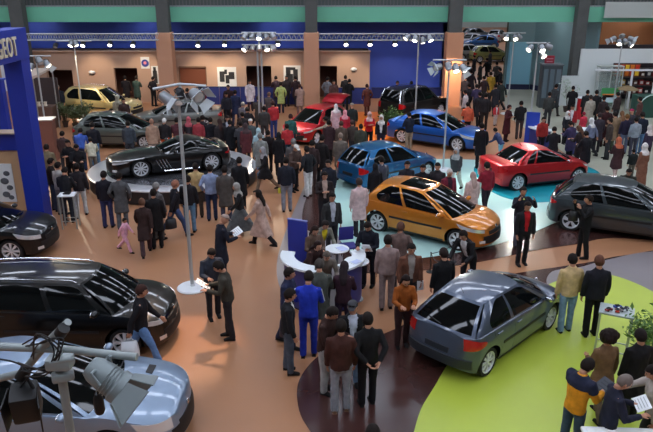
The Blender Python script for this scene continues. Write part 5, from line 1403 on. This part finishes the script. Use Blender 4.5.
for A in (K['AR'], K['AL']): yk.tube([K['T']((0, 0, 1.37)).lerp(A[0], .4), A[0]+Vector((0, 0, .006)), A[0].lerp(A[1], .5)], [.09, .088, .080], 12)
link('yoke', fuse(yk, .016, 2), [cloth((34, 38, 58))], root, label='dark navy shoulder panel')
pr = P(630, 376, 1.74, 84, 'hold', 'sweater', 'thin', (34,36,52), (36,36,44), (116,104,98), 'person with cropped grey hair in navy sweater reading a leaflet at the lower right')
sheet(pr, 'white leaflet held by the person in navy sweater', 'AL', (.30,.21), .5)
P(641, 329, 1.70, 188, 'stand', 'coat', HS, (24,22,24), BK, (30,22,20), 'person in black coat by the leafy plant at the right edge')
P(652, 366, 1.70, 262, 'reach', 'jacket', HS, (176,164,156), DG, HB, 'person in pale jacket cut by the right edge, one arm reaching left')
P(528.5, 202, 1.74, 6, 'stand', 'jacket', HS, (28,28,32), (26,26,30), HB, 'person in red sweater and open black jacket standing left of the dark hatchback', shirt=(176,26,34))
pr = P(524, 187, 1.74, 8, 'photo', 'jacket', HS, (34,36,46), (92,92,104), HB, 'person in dark jacket taking a photo behind the red sweater')
w_ = hand_world(pr, 'AR', .06); b = MB(); b.box((0,0,0), (.12,.05,.08), bev=.01); o = b.build('camera', M_BLACK, loc=w_+Vector((.06,-.06,.02)), label='small black camera held to the face behind the red sweater', category='camera')
ATT.append((pr[0], o)); b = MB(); b.lathe([(.025,-.06),(.028,-.02)], 12, axis='Y'); b.build('lens', M_CHROME, o, True)
pr = P(589, 195, 1.76, 268, 'photo', 'jacket', HS, (20,20,22), (24,24,26), HB, 'person in black taking a picture in front of the dark slate hatchback')
bag(pr, 'dark shoulder bag with a white tag at the hip of the person photographing', (30,30,32), 'AR', .26, .28, .1, 'handbag', .42)
# --- left foreground
pr = P(142, 285, 1.76, 98, 'walk', 'jacket', HS, (28,26,30), (92,124,168), (60,36,30), 'person in black jacket and blue jeans walking beside the black people carrier')
bag(pr, 'white plastic bag carried beside the black people carrier', (226,228,230), 'AR', .34, .40, .10)
pr = P(215.5, 262, 1.76, 274, 'hold', 'jacket', HS, (62,58,50), (42,40,44), HB, 'person in olive jacket facing left beside the white disc base')
sheet(pr, 'white sheet read by the person in olive jacket', 'AR', (.26,.32), .6)
pr = P(212, 250, 1.72, 22, 'hold', 'jacket', HS, (48,54,66), (34,34,40), HB, 'person in slate blue jacket behind the olive jacket near the pole base')
pr = P(226.5, 215, 1.74, 118, 'hold', 'coat', 'cap', (30,32,44), (26,26,32), (150,130,120), 'person in dark navy coat and cap carrying papers on the tan floor')
sheet(pr, 'white papers carried by the person in navy coat and cap', 'AL', (.34,.24), .5)
P(257, 190, 1.68, 250, 'walk', 'longcoat', 'long', (186,156,142), BK, HB, 'person with dark hair in long beige coat walking on the tan floor')
P(235.5, 183, 1.64, 292, 'walk', 'jacket', 'scarf', (30,30,32), (86,90,92,1), (150,146,140), 'person in grey headscarf, black jacket and long grey skirt striding')
P(210, 165, 1.74, 182, 'pockets', 'jacket', HS, (140,154,186), DJ, HB, 'person in checked pale blue jacket and jeans seen from behind by the turntable')
P(195, 163, 1.74, 186, 'arms', 'jacket', HS, (186,158,110), (70,60,54), HB, 'person in tan shirt seen from behind at the front of the turntable')
P(186, 176, 1.72, 176, 'stand', 'jacket', HS, (32,30,34), (96,128,156), HB, 'person in black jacket and light jeans beside the pole at the turntable')
P(224.5, 166, 1.78, 180, 'stand', 'coat', HS, (82,76,72), (70,72,90), HB, 'person in long grey-brown coat seen from behind right of the checked jacket')
P(239, 157, 1.78, 184, 'stand', 'coat', HS, (24,24,28), BK, HB, 'person in black coat with blue collar right of the grey-brown coat')
P(262, 147, 1.66, 296, 'walk', 'coat', 'scarf', (28,26,28), (130,110,92), (150,148,150), 'person in pale headscarf and black coat walking left with a brown skirt hem')
P(247, 133, 1.76, 190, 'stand', 'coat', HS, (130,132,128), LJ, HG, 'person in grey coat and pale jeans beside the black coat with blue collar')
P(258, 128, 1.62, 200, 'carry', 'coat', 'scarf', (168,196,204), (150,160,170), (176,200,206), 'person in light blue headscarf and coat near the twin-pole stand')
pr = P(268, 130, 1.70, 190, 'carry', 'jacket', HS, (34,26,28), BK, HB, 'person in black with a red bag right of the light blue headscarf')
bag(pr, 'red bag carried near the light blue headscarf', (170,30,40), 'AL', .3, .28)
P(306.5, 146, 1.76, 226, 'pockets', 'jacket', HS, (34,34,38), (214,214,214), HB, 'person in dark jacket and white trousers in the centre aisle')
P(297, 145, 1.72, 40, 'hold', 'jacket', 'cap', (84,66,60), BK, (214,208,200), 'person in pale cap beside the dark jacket and white trousers')
pr = P(286, 157, 1.78, 180, 'stand', 'jacket', HS, (34,36,46), (130,132,142), HB, 'person in navy jacket and grey trousers seen from behind with a yellow bag')
bag(pr, 'small yellow bag at the hip of the navy jacket in the aisle', (206,196,50), 'AL', .26, .16, .06, 'handbag', .06)
P(293.5, 139, 1.76, 170, 'stand', 'coat', HS, (84,80,80), (70,62,62), HG, 'person in grey coat behind the navy jacket in the aisle')
P(322.5, 135, 1.80, 150, 'stand', 'coat', HS, (34,28,28), BK, HB, 'tall person in black coat in the aisle left of the teal blue car')
P(340.5, 133, 1.76, 180, 'stand', 'coat', HS, (112,100,90), (60,54,54), (130,110,96), 'person in grey-brown coat standing at the rear of the teal blue car')
P(328, 160, 1.74, 330, 'stand', 'jacket', HS, (36,38,48), (30,30,36), HB, 'person in dark jacket behind the beige shirt at the edge of the aqua floor')
P(312, 140, 1.74, 170, 'stand', 'jacket', HS, (60,44,44), (66,48,46), HB, 'person in dark brown clothes right of the white trousers in the aisle')
P(381, 156, 1.76, 208, 'stand', 'jacket', HS, (70,72,84), (64,66,78), HB, 'person in blue-grey suit beside the rear wheel of the teal blue car', shirt=WH)
P(392, 166, 1.66, 186, 'stand', 'jacket', 'scarf', (26,24,28), BK, (26,24,28), 'person in black headscarf standing beside the blue-grey suit')
P(406, 162, 1.74, 10, 'stand', 'jacket', HS, (38,38,46), BK, HB, 'first person from the left looking over the roof of the orange car')
P(423, 165, 1.72, 0, 'stand', 'jacket', HS, (26,26,30), BK, HB, 'second person from the left looking over the roof of the orange car')
P(437, 163, 1.74, 340, 'stand', 'jacket', HS, (48,44,48), BK, HB, 'third person from the left behind the roof of the orange car')
P(446.5, 171, 1.72, 20, 'stand', 'jacket', 'thin', (112,36,52), DG, (196,186,178), 'person with white hair in maroon jacket behind the orange car', shirt=(60,40,50))
P(456.5, 148, 1.68, 330, 'walk', 'jacket', 'scarf', (60,60,64), (176,176,170), (156,156,158), 'person in grey headscarf and dark jacket with pale trousers by the light pole')
P(473, 172, 1.68, 190, 'stand', 'coat', 'long', (206,182,176), (190,176,172), (176,150,140), 'person in pale pink-white coat between the orange and red cars')
P(487, 162, 1.72, 200, 'carry', 'jacket', HS, (126,28,44), (36,30,40), HB, 'person in crimson jacket and dark trousers between the orange and red cars')
P(482, 123, 1.80, 184, 'stand', 'coat', HS, (24,20,24), BK, HB, 'tall person in black standing left of the red coupe')
P(486, 93, 1.84, 176, 'stand', 'jacket', HS, (38,34,36), (44,36,34), HB, 'tall person in dark clothes seen from behind beyond the bright blue car')
P(495, 128, 1.45, 230, 'lean', 'jacket', HS, (52,62,96), (120,170,190), HB, 'person in blue jacket stooping at the left of the red coupe')
pr = P(510, 105, 1.68, 40, 'arms', 'longcoat', HS, (70,28,32), (50,24,26), (50,26,26), 'person in long dark red coat left of the light pole', fem=True)
P(521.5, 101, 1.76, 170, 'reach', 'jacket', HS, (28,28,30), (70,60,60), HB, 'person in black jacket pointing right, beside the long dark red coat')
P(497, 104, 1.10, 20, 'stand', 'jacket', HS, (196,60,66), (190,180,176), HB, 'child in red and white jacket behind the red coupe', shirt=WH)
P(546.5, 116, 1.66, 10, 'stand', 'jacket', HS, (160,44,40), BK, HB, 'person in red jacket behind the blue panel')
# information point crowd
for (x, y, c, lab) in ((555, 127, (30,28,32), 'person in black at the left of the information crowd beyond the red coupe'), (566, 133, (26,26,30), 'person in black at the front of the information crowd'), (578, 126, (44,36,36), 'person with brown hair at the right of the information crowd'), (570, 121, (60,50,80), 'person in dark violet behind the white flower bowls')):
    P(x, y, 1.72, 180+(x-560)*2, 'hold', 'coat', 'long' if x == 578 else HS, c, BK, (96,66,50) if x == 578 else HB, lab)
P(557, 84, 1.80, 120, 'walk', 'coat', HS, (56,58,60), (60,56,54), HB, 'tall person in dark grey coat walking past the kiosk')
P(568.5, 112, 1.50, 20, 'stand', 'jacket', 'scarf', (40,40,46), BK, (214,210,206), 'small person in white headscarf left of the round red counter')
P(573, 105, 1.62, 340, 'stand', 'jacket', HS, (168,44,50), DG, HB, 'person in red jacket just left of the round red counter', shirt=WH)
P(584, 112, 1.30, 200, 'stand', 'coat', HS, (206,56,76), (140,60,70), (150,40,60), 'child in pink-red coat in front of the round red counter')
P(581, 86, 1.74, 160, 'arms', 'jacket', HS, BK, BK, HB, 'person in black standing behind the round red counter')
P(588, 90, 1.74, 170, 'stand', 'coat', HS, (34,34,36), BK, HB, 'person in black coat right behind the round red counter')
P(591, 95, 1.72, 190, 'stand', 'coat', HS, (166,158,144), (130,120,110), (60,50,44), 'person in light beige coat in front of the glass cabinet')
P(597, 90, 1.80, 176, 'stand', 'coat', HS, (30,28,30), BK, HB, 'tall person in black coat in front of the glass cabinet')
P(607.5, 106, 1.80, 182, 'stand', 'longcoat', HS, (56,28,30), (50,30,30), HB, 'tall person in long dark maroon coat in the right crowd')
P(591.5, 118, 1.64, 214, 'walk', 'jacket', 'scarf', (118,124,148), (34,34,38), (214,208,206), 'person in grey-blue hooded jacket walking in the right crowd')
P(600, 113, 1.70, 180, 'stand', 'coat', HS, (54,48,56), DG, (50,40,40), 'person in dark coat between the grey-blue hood and the maroon coat')
P(616.5, 112, 1.74, 196, 'carry', 'coat', HS, (142,118,92), (66,76,56), HB, 'person in tan coat in the middle of the right crowd')
P(622, 111, 1.66, 188, 'stand', 'coat', 'long', (150,120,92), (110,96,84), (130,92,64), 'person with fair brown hair in beige coat behind the tan coat')
P(627, 114, 1.70, 176, 'stand', 'jacket', HS, (40,36,56), (104,116,142), (120,86,50), 'person in dark violet jacket and jeans in the right crowd')
P(632, 109, 1.66, 190, 'stand', 'jacket', 'cap', (52,50,58), DG, (176,34,90), 'person in magenta cap in the right crowd')
P(636, 117, 1.66, 184, 'stand', 'jacket', HS, (140,150,160), (70,70,84), HB, 'person in pale grey-blue jacket behind the magenta cap')
P(643, 112, 1.80, 180, 'stand', 'jacket', HS, (28,34,50), (86,120,156), HB, 'broad person in navy jacket and blue jeans at the right edge of the crowd')
P(650, 125, 1.66, 200, 'stand', 'jacket', 'scarf', (60,50,70), DG, (200,190,186), 'person in pale headscarf at the right edge of the crowd')
P(619, 137, 1.66, 190, 'carry', 'coat', 'scarf', (66,42,44), (196,170,160), (196,106,76), 'person in orange-red headscarf and dark coat behind the slate hatchback')
P(634, 149, 1.15, 180, 'stand', 'jacket', HS, (34,40,40), (100,96,84), HB, 'child in dark jacket with pale mark behind the slate hatchback')
P(645, 143, 1.68, 200, 'stand', 'robe', 'scarf', (128,88,70), (100,70,60), (214,208,204), 'person in long brown robe and white headscarf at the right edge')
P(629.5, 169, 1.66, 335, 'lean', 'jacket', HS, (54,54,46), DG, HB, 'person in dark olive jacket leaning behind the roof of the slate hatchback')
# --- left middle
P(124.7, 218, 1.02, 76, 'walk', 'jacket', HS, PK, (242,178,200), HB, 'small child in pink coat and pink trousers on the tan floor')
pr = P(143.8, 197, 1.62, 196, 'walk', 'coat', HS, (52,36,34), (62,44,48), (96,66,50), 'person in dark brown coat holding the hand of the pink child', fem=True)
pr2 = P(150.8, 190, 1.70, 186, 'stand', 'coat', HS, (26,24,26), BK, HB, 'person in black coat close behind the dark brown coat')
bag(pr2, 'white carrier bag with a blue mark beside the black coat', (214,218,232), 'AL', .30, .34, .08, mark=(50,60,150), drop=.2)
P(163.5, 181, 1.70, 150, 'stand', 'jacket', HS, (96,92,92), (90,86,84), HG, 'person in grey jacket at the front rim of the turntable')
pr = P(170, 181, 1.74, 120, 'walk', 'jacket', HS, (30,28,34), (58,74,112), (150,100,80), 'person in black jacket and blue jeans striding right below the turntable')
bag(pr, 'black bag swung by the striding person below the turntable', (30,30,34), 'AR', .34, .3, .1, drop=.2)
P(104, 171, 1.74, 178, 'stand', 'jacket', HS, (32,30,38), (52,56,96), HB, 'person in dark jacket with white sleeve stripe at the left rim of the turntable')
P(118, 172, 1.74, 182, 'pockets', 'coat', HS, (84,84,86), (92,96,102), HB, 'person in grey coat at the left rim of the turntable')
P(65, 167, 1.74, 178, 'hold', 'jacket', HS, (30,30,34), (40,44,54), HB, 'person in black jacket with white sleeves behind the white high table')
P(58, 162, 1.70, 150, 'stand', 'jacket', HS, (170,164,156), (130,126,124), HB, 'person in pale grey jacket left behind the white high table')
P(51, 158, 1.74, 120, 'stand', 'jacket', HS, (34,26,26), (50,60,80), HB, 'person in dark jacket and blue trousers left of the white high table')
P(76, 163, 1.72, 190, 'carry', 'jacket', HS, (44,40,44), (198,204,206), HB, 'person in dark top and white trousers right of the white high table')
P(46, 144, 1.70, 184, 'carry', 'jacket', HS, (122,112,88), (104,96,84), HB, 'person in olive green jacket beside the brown counter')
P(67, 140, 1.76, 350, 'arms', 'jacket', HS, (28,26,30), BK, HB, 'person in black with a white badge below the shrubs', shirt=None)
P(76, 145, 1.72, 20, 'hold', 'jacket', HS, (30,30,34), BK, HB, 'second person in black with a badge, right below the shrubs')
P(80, 128, 1.70, 190, 'lean', 'jacket', HS, (56,84,160), DJ, HB, 'person in bright blue jacket beside the shrubs at the left')
P(92, 122, 1.78, 180, 'stand', 'jacket', HS, (30,30,38), (90,128,160), HB, 'person in dark jacket and light jeans beside the green-grey hatchback')
P(103, 138, 1.50, 200, 'lean', 'jacket', HS, (184,178,156), (110,100,90), HB, 'person in cream jacket bending beside the green-grey hatchback')
P(62, 131, 1.64, 170, 'stand', 'jacket', HS, (66,48,48), DG, HB, 'person in brown jacket below the small olive shrub')
P(131.5, 122, 1.74, 180, 'stand', 'jacket', HS, (60,66,74), (50,52,58), HB, 'person in slate jacket standing before the green-grey hatchback')
P(118, 95, 1.80, 180, 'stand', 'coat', 'scarf', (150,144,124), (120,110,96), (158,152,134), 'large person in pale khaki hood beside the yellow car')
P(128, 98, 1.70, 20, 'stand', 'jacket', HS, (60,44,40), DG, HB, 'person in brown jacket right of the khaki hood')
# behind the turntable
P(157, 119, 1.70, 190, 'stand', 'coat', HS, (172,138,116), (120,100,90), (150,110,90), 'person in tan coat behind the bonnet of the black sports car')
P(167.6, 119, 1.70, 170, 'stand', 'jacket', 'thin', (38,34,36), (216,84,40), (214,210,206), 'person with white hair in dark top and orange trousers behind the sports car')
for (x, y, ct_, hk, hc, lab) in ((176, 121, (84,44,50), HS, HB, 'person in plum jacket behind the pole near the sports car'), (184, 118, (60,52,56), 'scarf', (186,90,100), 'person in rose headscarf behind the sports car roof'), (191, 120, (160,60,66), HS, HB, 'person in red jacket behind the sports car roof'),
    (199, 117, (38,34,38), HS, HB, 'person in black left of the crowd behind the sports car'), (205, 124, (46,40,42), 'long', (60,40,36), 'person with brown hair in the dark crowd behind the sports car'), (211, 119, (30,28,34), HS, HB, 'person in black at the middle of the dark crowd behind the sports car'),
    (213, 127, (96,48,52), 'scarf', (70,54,56), 'person in dark headscarf with a maroon coat behind the sports car'), (219, 122, (26,26,30), HS, HB, 'person in black at the right of the dark crowd behind the sports car'), (196, 130, (70,70,74), HS, HB, 'person in grey jacket nearest the sports car cockpit')):
    P(x, y, 1.70, 170+(x*7) % 60-20, 'stand' if x % 2 else 'carry', 'jacket' if x % 3 else 'coat', hk, ct_, DG, hc, lab)
P(226.7, 116, 1.76, 6, 'stand', 'jacket', HS, (28,28,38), (30,30,38), HB, 'person in dark suit and bright white shirt facing the camera', shirt=(214,220,240))
P(239, 118, 1.70, 200, 'stand', 'coat', 'long', (82,62,54), (70,54,50), (60,38,32), 'person with brown hair in brown coat right of the white shirt')
P(250, 119, 1.70, 180, 'stand', 'coat', 'cap', (76,84,86), DG, (222,220,216), 'person in white cap and grey coat left of the twin pole')
P(272.6, 101, 1.74, 200, 'stand', 'jacket', HS, (168,50,56), (48,66,130), (50,28,26), 'person in red jacket and blue trousers right of the twin pole')
P(264, 106, 1.70, 180, 'stand', 'jacket', HS, (60,60,60), DG, HB, 'person in dark jacket right behind the twin pole')
P(290.7, 114, 1.70, 170, 'stand', 'jacket', HS, (46,92,88), (30,40,66), (60,34,34), 'person in teal green jacket left of the red hatchback')
pr = P(286.5, 124, 1.60, 200, 'carry', 'jacket', HS, (180,50,56), (36,60,80), HB, 'person in red and white top in front of the teal green jacket', shirt=WH)
P(278, 132, 1.66, 190, 'stand', 'coat', 'scarf', (30,28,32), BK, (30,28,30), 'person in black headscarf and coat below the teal green jacket')
P(324.7, 117, 1.76, 262, 'reach', 'jacket', HS, (176,160,140), (40,34,32), HB, 'person in light khaki jacket reaching towards the red hatchback')
P(336, 104, 1.66, 190, 'stand', 'coat', 'scarf', (206,176,184), (150,120,130), (214,208,210), 'person in white headscarf and pale pink coat right of the red hatchback')
P(345, 110, 1.62, 180, 'stand', 'jacket', 'scarf', (176,40,60), (60,40,46), (226,150,160), 'person in pink headscarf and red jacket right of the red hatchback')
P(352, 103, 1.72, 176, 'stand', 'jacket', 'cap', (36,44,44), BK, (150,140,130), 'person in dark green jacket and grey cap right of the red hatchback')
P(352, 120, 1.66, 200, 'carry', 'jacket', HS, (70,60,56), DG, (70,50,46), 'person in drab jacket left of the orange floor')
P(361, 124, 1.62, 170, 'stand', 'jacket', HS, (66,66,56), (56,50,44), HB, 'person in olive jacket standing on the orange floor')
P(370, 112, 1.68, 10, 'arms', 'jacket', 'scarf', (190,34,44), (28,30,34), (220,180,176), 'person in red top, pale headscarf and dark apron on the orange floor')
P(381.5, 115, 1.68, 350, 'stand', 'jacket', 'scarf', (32,28,34), (40,38,60), (222,216,212), 'person in white headscarf and black jacket on the orange floor', shirt=WH)
P(409, 112, 1.72, 200, 'arms', 'jacket', HS, (28,34,50), (150,134,114), HB, 'person in navy jacket and beige trousers by the bright blue car')
P(330, 120, 1.70, 180, 'stand', 'coat', HS, (60,40,44), BK, HB, 'person in dark maroon coat beside the khaki jacket')
P(340, 121, 1.66, 180, 'stand', 'coat', HS, (90,76,66), DG, (80,60,50), 'person in drab brown coat below the pink coat')
# along the back wall
BACK = [(57, 85, 1.86, (36,42,52), (30,34,44), HG, 'large person in dark blue jacket in front of the left dark doorway'),
 (124.6, 76, 1.74, (34,28,30), BK, HB, 'person in black inside the wide doorway left of the pillar'), (136, 76, 1.76, (64,80,70), (48,60,54), HB, 'person in green coat inside the wide doorway left of the pillar'),
 (154, 76, 1.72, (30,26,30), BK, HB, 'person in black standing at the left side of the left pillar'), (228, 85, 1.76, (50,30,32), (40,28,32), HB, 'person in dark maroon in front of the wide white poster'),
 (235, 90, 1.76, (40,46,74), (36,40,66), HB, 'person in dark blue in front of the low blue partition'), (243, 102, 1.70, (96,92,100), DG, HG, 'person with grey hair left of the twin pole, at the back'), (247, 107, 1.66, (28,28,34), BK, HB, 'person in black left of the twin pole, at the back'),
 (249.6, 80, 1.74, (216,204,206), (60,40,44), HB, 'person in white shirt at the middle doorway'), (269, 92, 1.70, (84,74,72), (40,36,44), (110,84,70), 'person in drab jacket right of the middle doorway'),
 (275.6, 76, 1.76, (58,44,52), (44,40,56), HB, 'person in dark violet at the back right of the twin pole'), (281, 82, 1.70, (176,186,110), (40,44,60), HB, 'person in yellow-green shirt at the back wall'),
 (286.7, 75, 1.78, (40,34,38), BK, HB, 'person in black beside the yellow-green shirt'), (295.5, 75, 1.76, (44,30,34), BK, HB, 'person in dark jacket in front of the right white poster'), (299.6, 84, 1.70, (164,136,124), (120,96,90), (70,44,40), 'person in beige coat left of the middle pillar'),
 (328, 77, 1.76, (112,112,116), (70,70,76), HB, 'person in grey in the narrow doorway right of the middle pillar'), (334, 80, 1.72, (92,66,62), DG, HB, 'person in brown at the narrow doorway right of the middle pillar'),
 (345, 73, 1.80, (32,30,34), BK, HB, 'tall person in black at the right part of the beige wall'), (349.5, 79, 1.74, (26,26,28), BK, HB, 'person in black beside the tall person at the beige wall'), (367, 84, 1.70, (92,52,44), (80,46,40), (50,24,22), 'person in long brown coat at the corner of the beige wall'),
 (397.6, 81, 1.74, (46,40,44), BK, HB, 'person behind the roof of the black off-roader, left'), (411.5, 81, 1.72, (90,80,60), DG, HB, 'person behind the roof of the black off-roader, right'),
 (201, 87, 1.70, (120,40,60), DG, HB, 'person in crimson top behind the right barn-door lamp'), (187, 88, 1.72, (40,36,40), BK, HB, 'person in black right of the left pillar, behind the grey saloon'), (213, 93, 1.70, (36,36,44), BK, HB, 'person in dark jacket below the narrow gap left of the wide poster'),
 (242, 112, 1.70, (36,34,38), BK, HB, 'person in black coat just behind the brown coat near the twin pole'), (258, 96, 1.72, (70,64,60), DG, HB, 'person in grey-brown jacket between the poles of the middle doorway')]
for k, (x, y, H_, c1, c2, c3, lab) in enumerate(BACK):
    P(x, y, H_, (150+k*47 % 70) if k % 4 else 10, ['stand', 'carry', 'arms', 'pockets'][k % 4], 'coat' if k % 3 else 'jacket', HS, c1, c2, c3, lab)
# in the passage to the far hall
FAR = [(466, 76, (40,36,44), 'dark blue-grey'), (471, 70, (44,34,40), 'plum'), (476, 84, (60,52,80), 'violet'), (480, 62, (40,40,40), 'charcoal'), (487, 58, (30,30,32), 'black'), (491, 72, (150,120,40), 'mustard'), (500, 68, (34,34,38), 'jet black'), (468, 62, (60,50,46), 'brown'), (497, 62, (70,64,60), 'taupe'), (474, 55, (50,50,56), 'slate'), (484, 76, (44,30,34), 'dark maroon'), (496, 84, (36,36,42), 'blackish blue'), (465, 90, (190,180,180), 'pale grey'), (501, 80, (40,44,40), 'dark green'), (468, 102, (200,90,60), 'orange-red'), (490, 50, (56,56,60), 'dim grey'), (470, 84, (36,34,38), 'near-black'), (480, 92, (40,36,40), 'smoky black')]
for k, (x, y, c, nm) in enumerate(FAR):
    P(x, y, 1.74, 160+(k*53) % 80, ['stand', 'walk', 'carry'][k % 3], 'coat' if k % 2 else 'jacket', HS, c, BK, HB, f'person in {nm} clothes in the passage towards the far hall')
for k, (x, y, c, lab) in enumerate([(550, 92, (60,62,60), 'person in grey at the left foot of the kiosk'), (604, 96, (50,40,40), 'person in dark brown before the green display board'), (618, 92, (60,46,46), 'person in dark brown in front of the dark shelf'), (640, 97, (90,60,56), 'person in russet in front of the dark shelf'), (610, 118, (70,60,56), 'person in drab brown below the green display board')]):
    P(x, y, 1.72, 170+k*20, 'stand', 'jacket', HS, c, DG, HB, lab)
# keep everyone clear of each other and of the cars
RECT = []
for o in bpy.data.objects:
    if o.get('category') == 'car':
        xs_ = [v[0] for c in o.children if c.name.startswith('body') for v in c.bound_box]; ys_ = [v[1] for c in o.children if c.name.startswith('body') for v in c.bound_box]
        RECT.append((o.location.copy(), o.rotation_euler.z, min(xs_)-.20, max(xs_)+.20, max(ys_)+.20))
CIRC = [(Vector((ct.x, ct.y)), RT+.22, 0)]+[(Vector((o.location.x, o.location.y)), 1.22, .75) for o in bpy.data.objects if o.get('category') == 'counter' and o.name.startswith('curved')]
CIRC += [(Vector((G(581, 119).x, G(581, 119).y)), .6, 0)]
CIRC += [(Vector((o.location.x, o.location.y)), {'light stand': .30, 'plant': .45, 'pillar': .8, 'table': .48, 'panel': .4, 'chair': .5}[o['category']], 0) for o in bpy.data.objects if o.get('category') in ('light stand', 'plant', 'table', 'panel', 'chair')]
start = {o.name: o.location.copy() for o in PEOPLE}
NP = [o for o in PEOPLE]
for it in range(40):
    for i in range(len(NP)):
        for j in range(i+1, len(NP)):
            a, b_ = NP[i], NP[j]; d = Vector((b_.location.x-a.location.x, b_.location.y-a.location.y))
            dm = .50
            if abs(d.x) < dm and abs(d.y) < dm and d.length < dm:
                if d.length < .01: d = Vector((.01, .02))
                d2 = Vector((d.x*.7, d.y*1.3 if abs(d.y) > .02 else .03)).normalized()*((dm-d.length)*.5)
                a.location.x -= d2.x; a.location.y -= d2.y; b_.location.x += d2.x; b_.location.y += d2.y
    for o in NP:
        for c, r, ri in CIRC:
            d = Vector((o.location.x-c.x, o.location.y-c.y)); L_n = d.length
            if ri < L_n < r or (ri == 0 and L_n < r):
                d = d.normalized()*(r-L_n) if L_n > .01 else Vector((0, -r)); o.location.x += d.x; o.location.y += d.y
        for p0, an, xa, xb, yb in RECT:
            d = Matrix.Rotation(-an, 2) @ Vector((o.location.x-p0.x, o.location.y-p0.y))
            if xa < d.x < xb and -yb < d.y < yb:
                ops = [(d.x-xa, Vector((xa-d.x, 0))), (xb-d.x, Vector((xb-d.x, 0))), (d.y+yb, Vector((0, -yb-d.y))), (yb-d.y, Vector((0, yb-d.y)))]
                m_ = min(ops, key=lambda q: q[0])[1]; m_ = Matrix.Rotation(an, 2) @ m_; o.location.x += m_.x; o.location.y += m_.y
        if o.location.y > 38.8 and o.location.x < 8 and not (xw(115) < o.location.x < xw(138) or xw(320) < o.location.x < xw(337) or xw(246.5) < o.location.x < xw(271.5) or o.location.x > xw(372)): o.location.y = min(o.location.y, 38.8)
for o, a in ATT: a.location += o.location-start[o.name]
# sunglasses of the person in the cap
for o in list(bpy.data.objects):
    if o.get('label', '').startswith('person in dark sunglasses'):
        b_, K_ = CACHE[('b', 'pockets', False)]; sunglasses((o, K_, o.scale[0]), 'black sunglasses worn by the person in the pale cap')
# ================================================================= light
SKY = mat((226, 236, 255), .5, emit=9.0, name='skylight_glass')
rows = [(-3.0, 11), (3.5, 11), (10, 11), (16.5, 11), (23, 11), (29.5, 11), (36, 11)]
for k, (y, n) in enumerate(rows):
    b = MB()
    for j in range(n): b.box((-25+j*5.0+(1.5), y, 13.70), (4.2, 1.0, .06))
    o = st(b, 'skylight', SKY)
for k, y in enumerate((50, 65, 80, 95)):
    b = MB()
    for j in range(6): b.box((-6+j*7.0, y, 13.70), (5.5, 2.0, .06))
    st(b, 'skylight', SKY)
def area(name, loc, sx, sy, e, col=(1, 1, 1), rot=(0, 0, 0)):
    l = bpy.data.lights.new(name, 'AREA'); l.shape = 'RECTANGLE'; l.size = sx; l.size_y = sy; l.energy = e; l.color = col
    o = bpy.data.objects.new(name, l); COL.objects.link(o); o.location = loc; o.rotation_euler = rot
    return o
def fill_lamp(x, y, z, lab, L=1.6, e=9):  # added fill lights that brighten the shaded rooms and walls under the gallery
    b = MB(); b.box((x, y, z), (L, .16, .06), bev=.02); o = b.build('added_fill_lamp', mat((230, 230, 226), .5), label=lab, category='lamp', group='added fill lamps under the green gallery')
    b = MB(); b.tube([(x-L*.46, y, z-.045), (x+L*.46, y, z-.045)], .03, 8); b.build('fill_tube', mat((244, 248, 255), .5, emit=e), o, True)
for x in (13.5, 16.5, 19.5): fill_lamp(x, 42.6, 4.72, 'added fill lamp under the green gallery above the teal room', 1.8, 60)
for x in (23, 27): fill_lamp(x, 42.0, 4.72, 'added fill lamp under the green gallery above the white stand', 1.8, 30)
for x in (-18, -11, -3): fill_lamp(x, 41.4, 4.72, 'added fill lamp under the green gallery above the blue wall', 1.8, 22)
def spot(src, dst, e, col=(1, .86, .66), size=55, r=.12):
    l = bpy.data.lights.new('lamp_beam', 'SPOT'); l.energy = e; l.color = col; l.spot_size = radians(size); l.spot_blend = .7; l.shadow_soft_size = r
    o = bpy.data.objects.new('lamp_beam', l); COL.objects.link(o); o.location = src
    o.rotation_euler = (Vector(dst)-Vector(src)).to_track_quat('-Z', 'Y').to_euler()
def stand_top(bx, by, ty, dx=0):
    p = G(bx, by); return Vector((p.x+dx, p.y-.25, V(bx, ty, p.y).z-.3))
W = (1, .84, .62)
spot(stand_top(262, 134, 45, .5), G(312, 140), 900, W); spot(stand_top(262, 134, 45, -.5), G(225, 150), 800, W); spot(stand_top(262, 134, 45), G(262, 165), 600, W)
spot(stand_top(414, 128, 36), G(380, 135), 900, W, 50); spot(stand_top(414, 128, 36, .4), G(440, 140), 900, W, 60)
spot(stand_top(443, 170, 62), G(450, 215), 650, (1, .93, .82), 70); spot(stand_top(443, 170, 62, -.3), G(380, 200), 500, (1, .93, .82), 60); spot(stand_top(443, 170, 62, .3), G(500, 185), 500, (1, .93, .82), 60)
spot(stand_top(83, 120, 41), G(100, 120), 500, W, 60); spot(stand_top(49, 153, 56), G(75, 190), 600, W, 80)
spot(stand_top(527, 147, 43), G(535, 180), 700, (1, .93, .82), 60); spot(stand_top(507, 114, 33), G(490, 130), 600, W, 60)
for k, (x, y) in enumerate([(83, 46), (133, 46), (198, 46), (224.5, 46), (278, 46), (346, 46), (395, 46)]):
    p = V(x, y, YT-.2); p.z -= .3; spot(p, (p.x, YW, 1.2), 170, W, 80, .1)
p = V(452, 55, 37.5); spot(p, V(453, 80, 39), 500, (1, .7, .45), 70)
spot(V(196, 96, PD.y)+Vector((.1, -.2, -.3)), G(182, 345), 800, (1, .66, .42), 34)
w = bpy.data.worlds.new('world'); scene.world = w; w.use_nodes = True
w.node_tree.nodes['Background'].inputs[0].default_value = (.7, .8, 1, 1); w.node_tree.nodes['Background'].inputs[1].default_value = .3
vs = scene.view_settings; vs.view_transform = 'Standard'; vs.look = 'None'; vs.exposure = 0.16; vs.gamma = 1.0; vs.use_curve_mapping = False
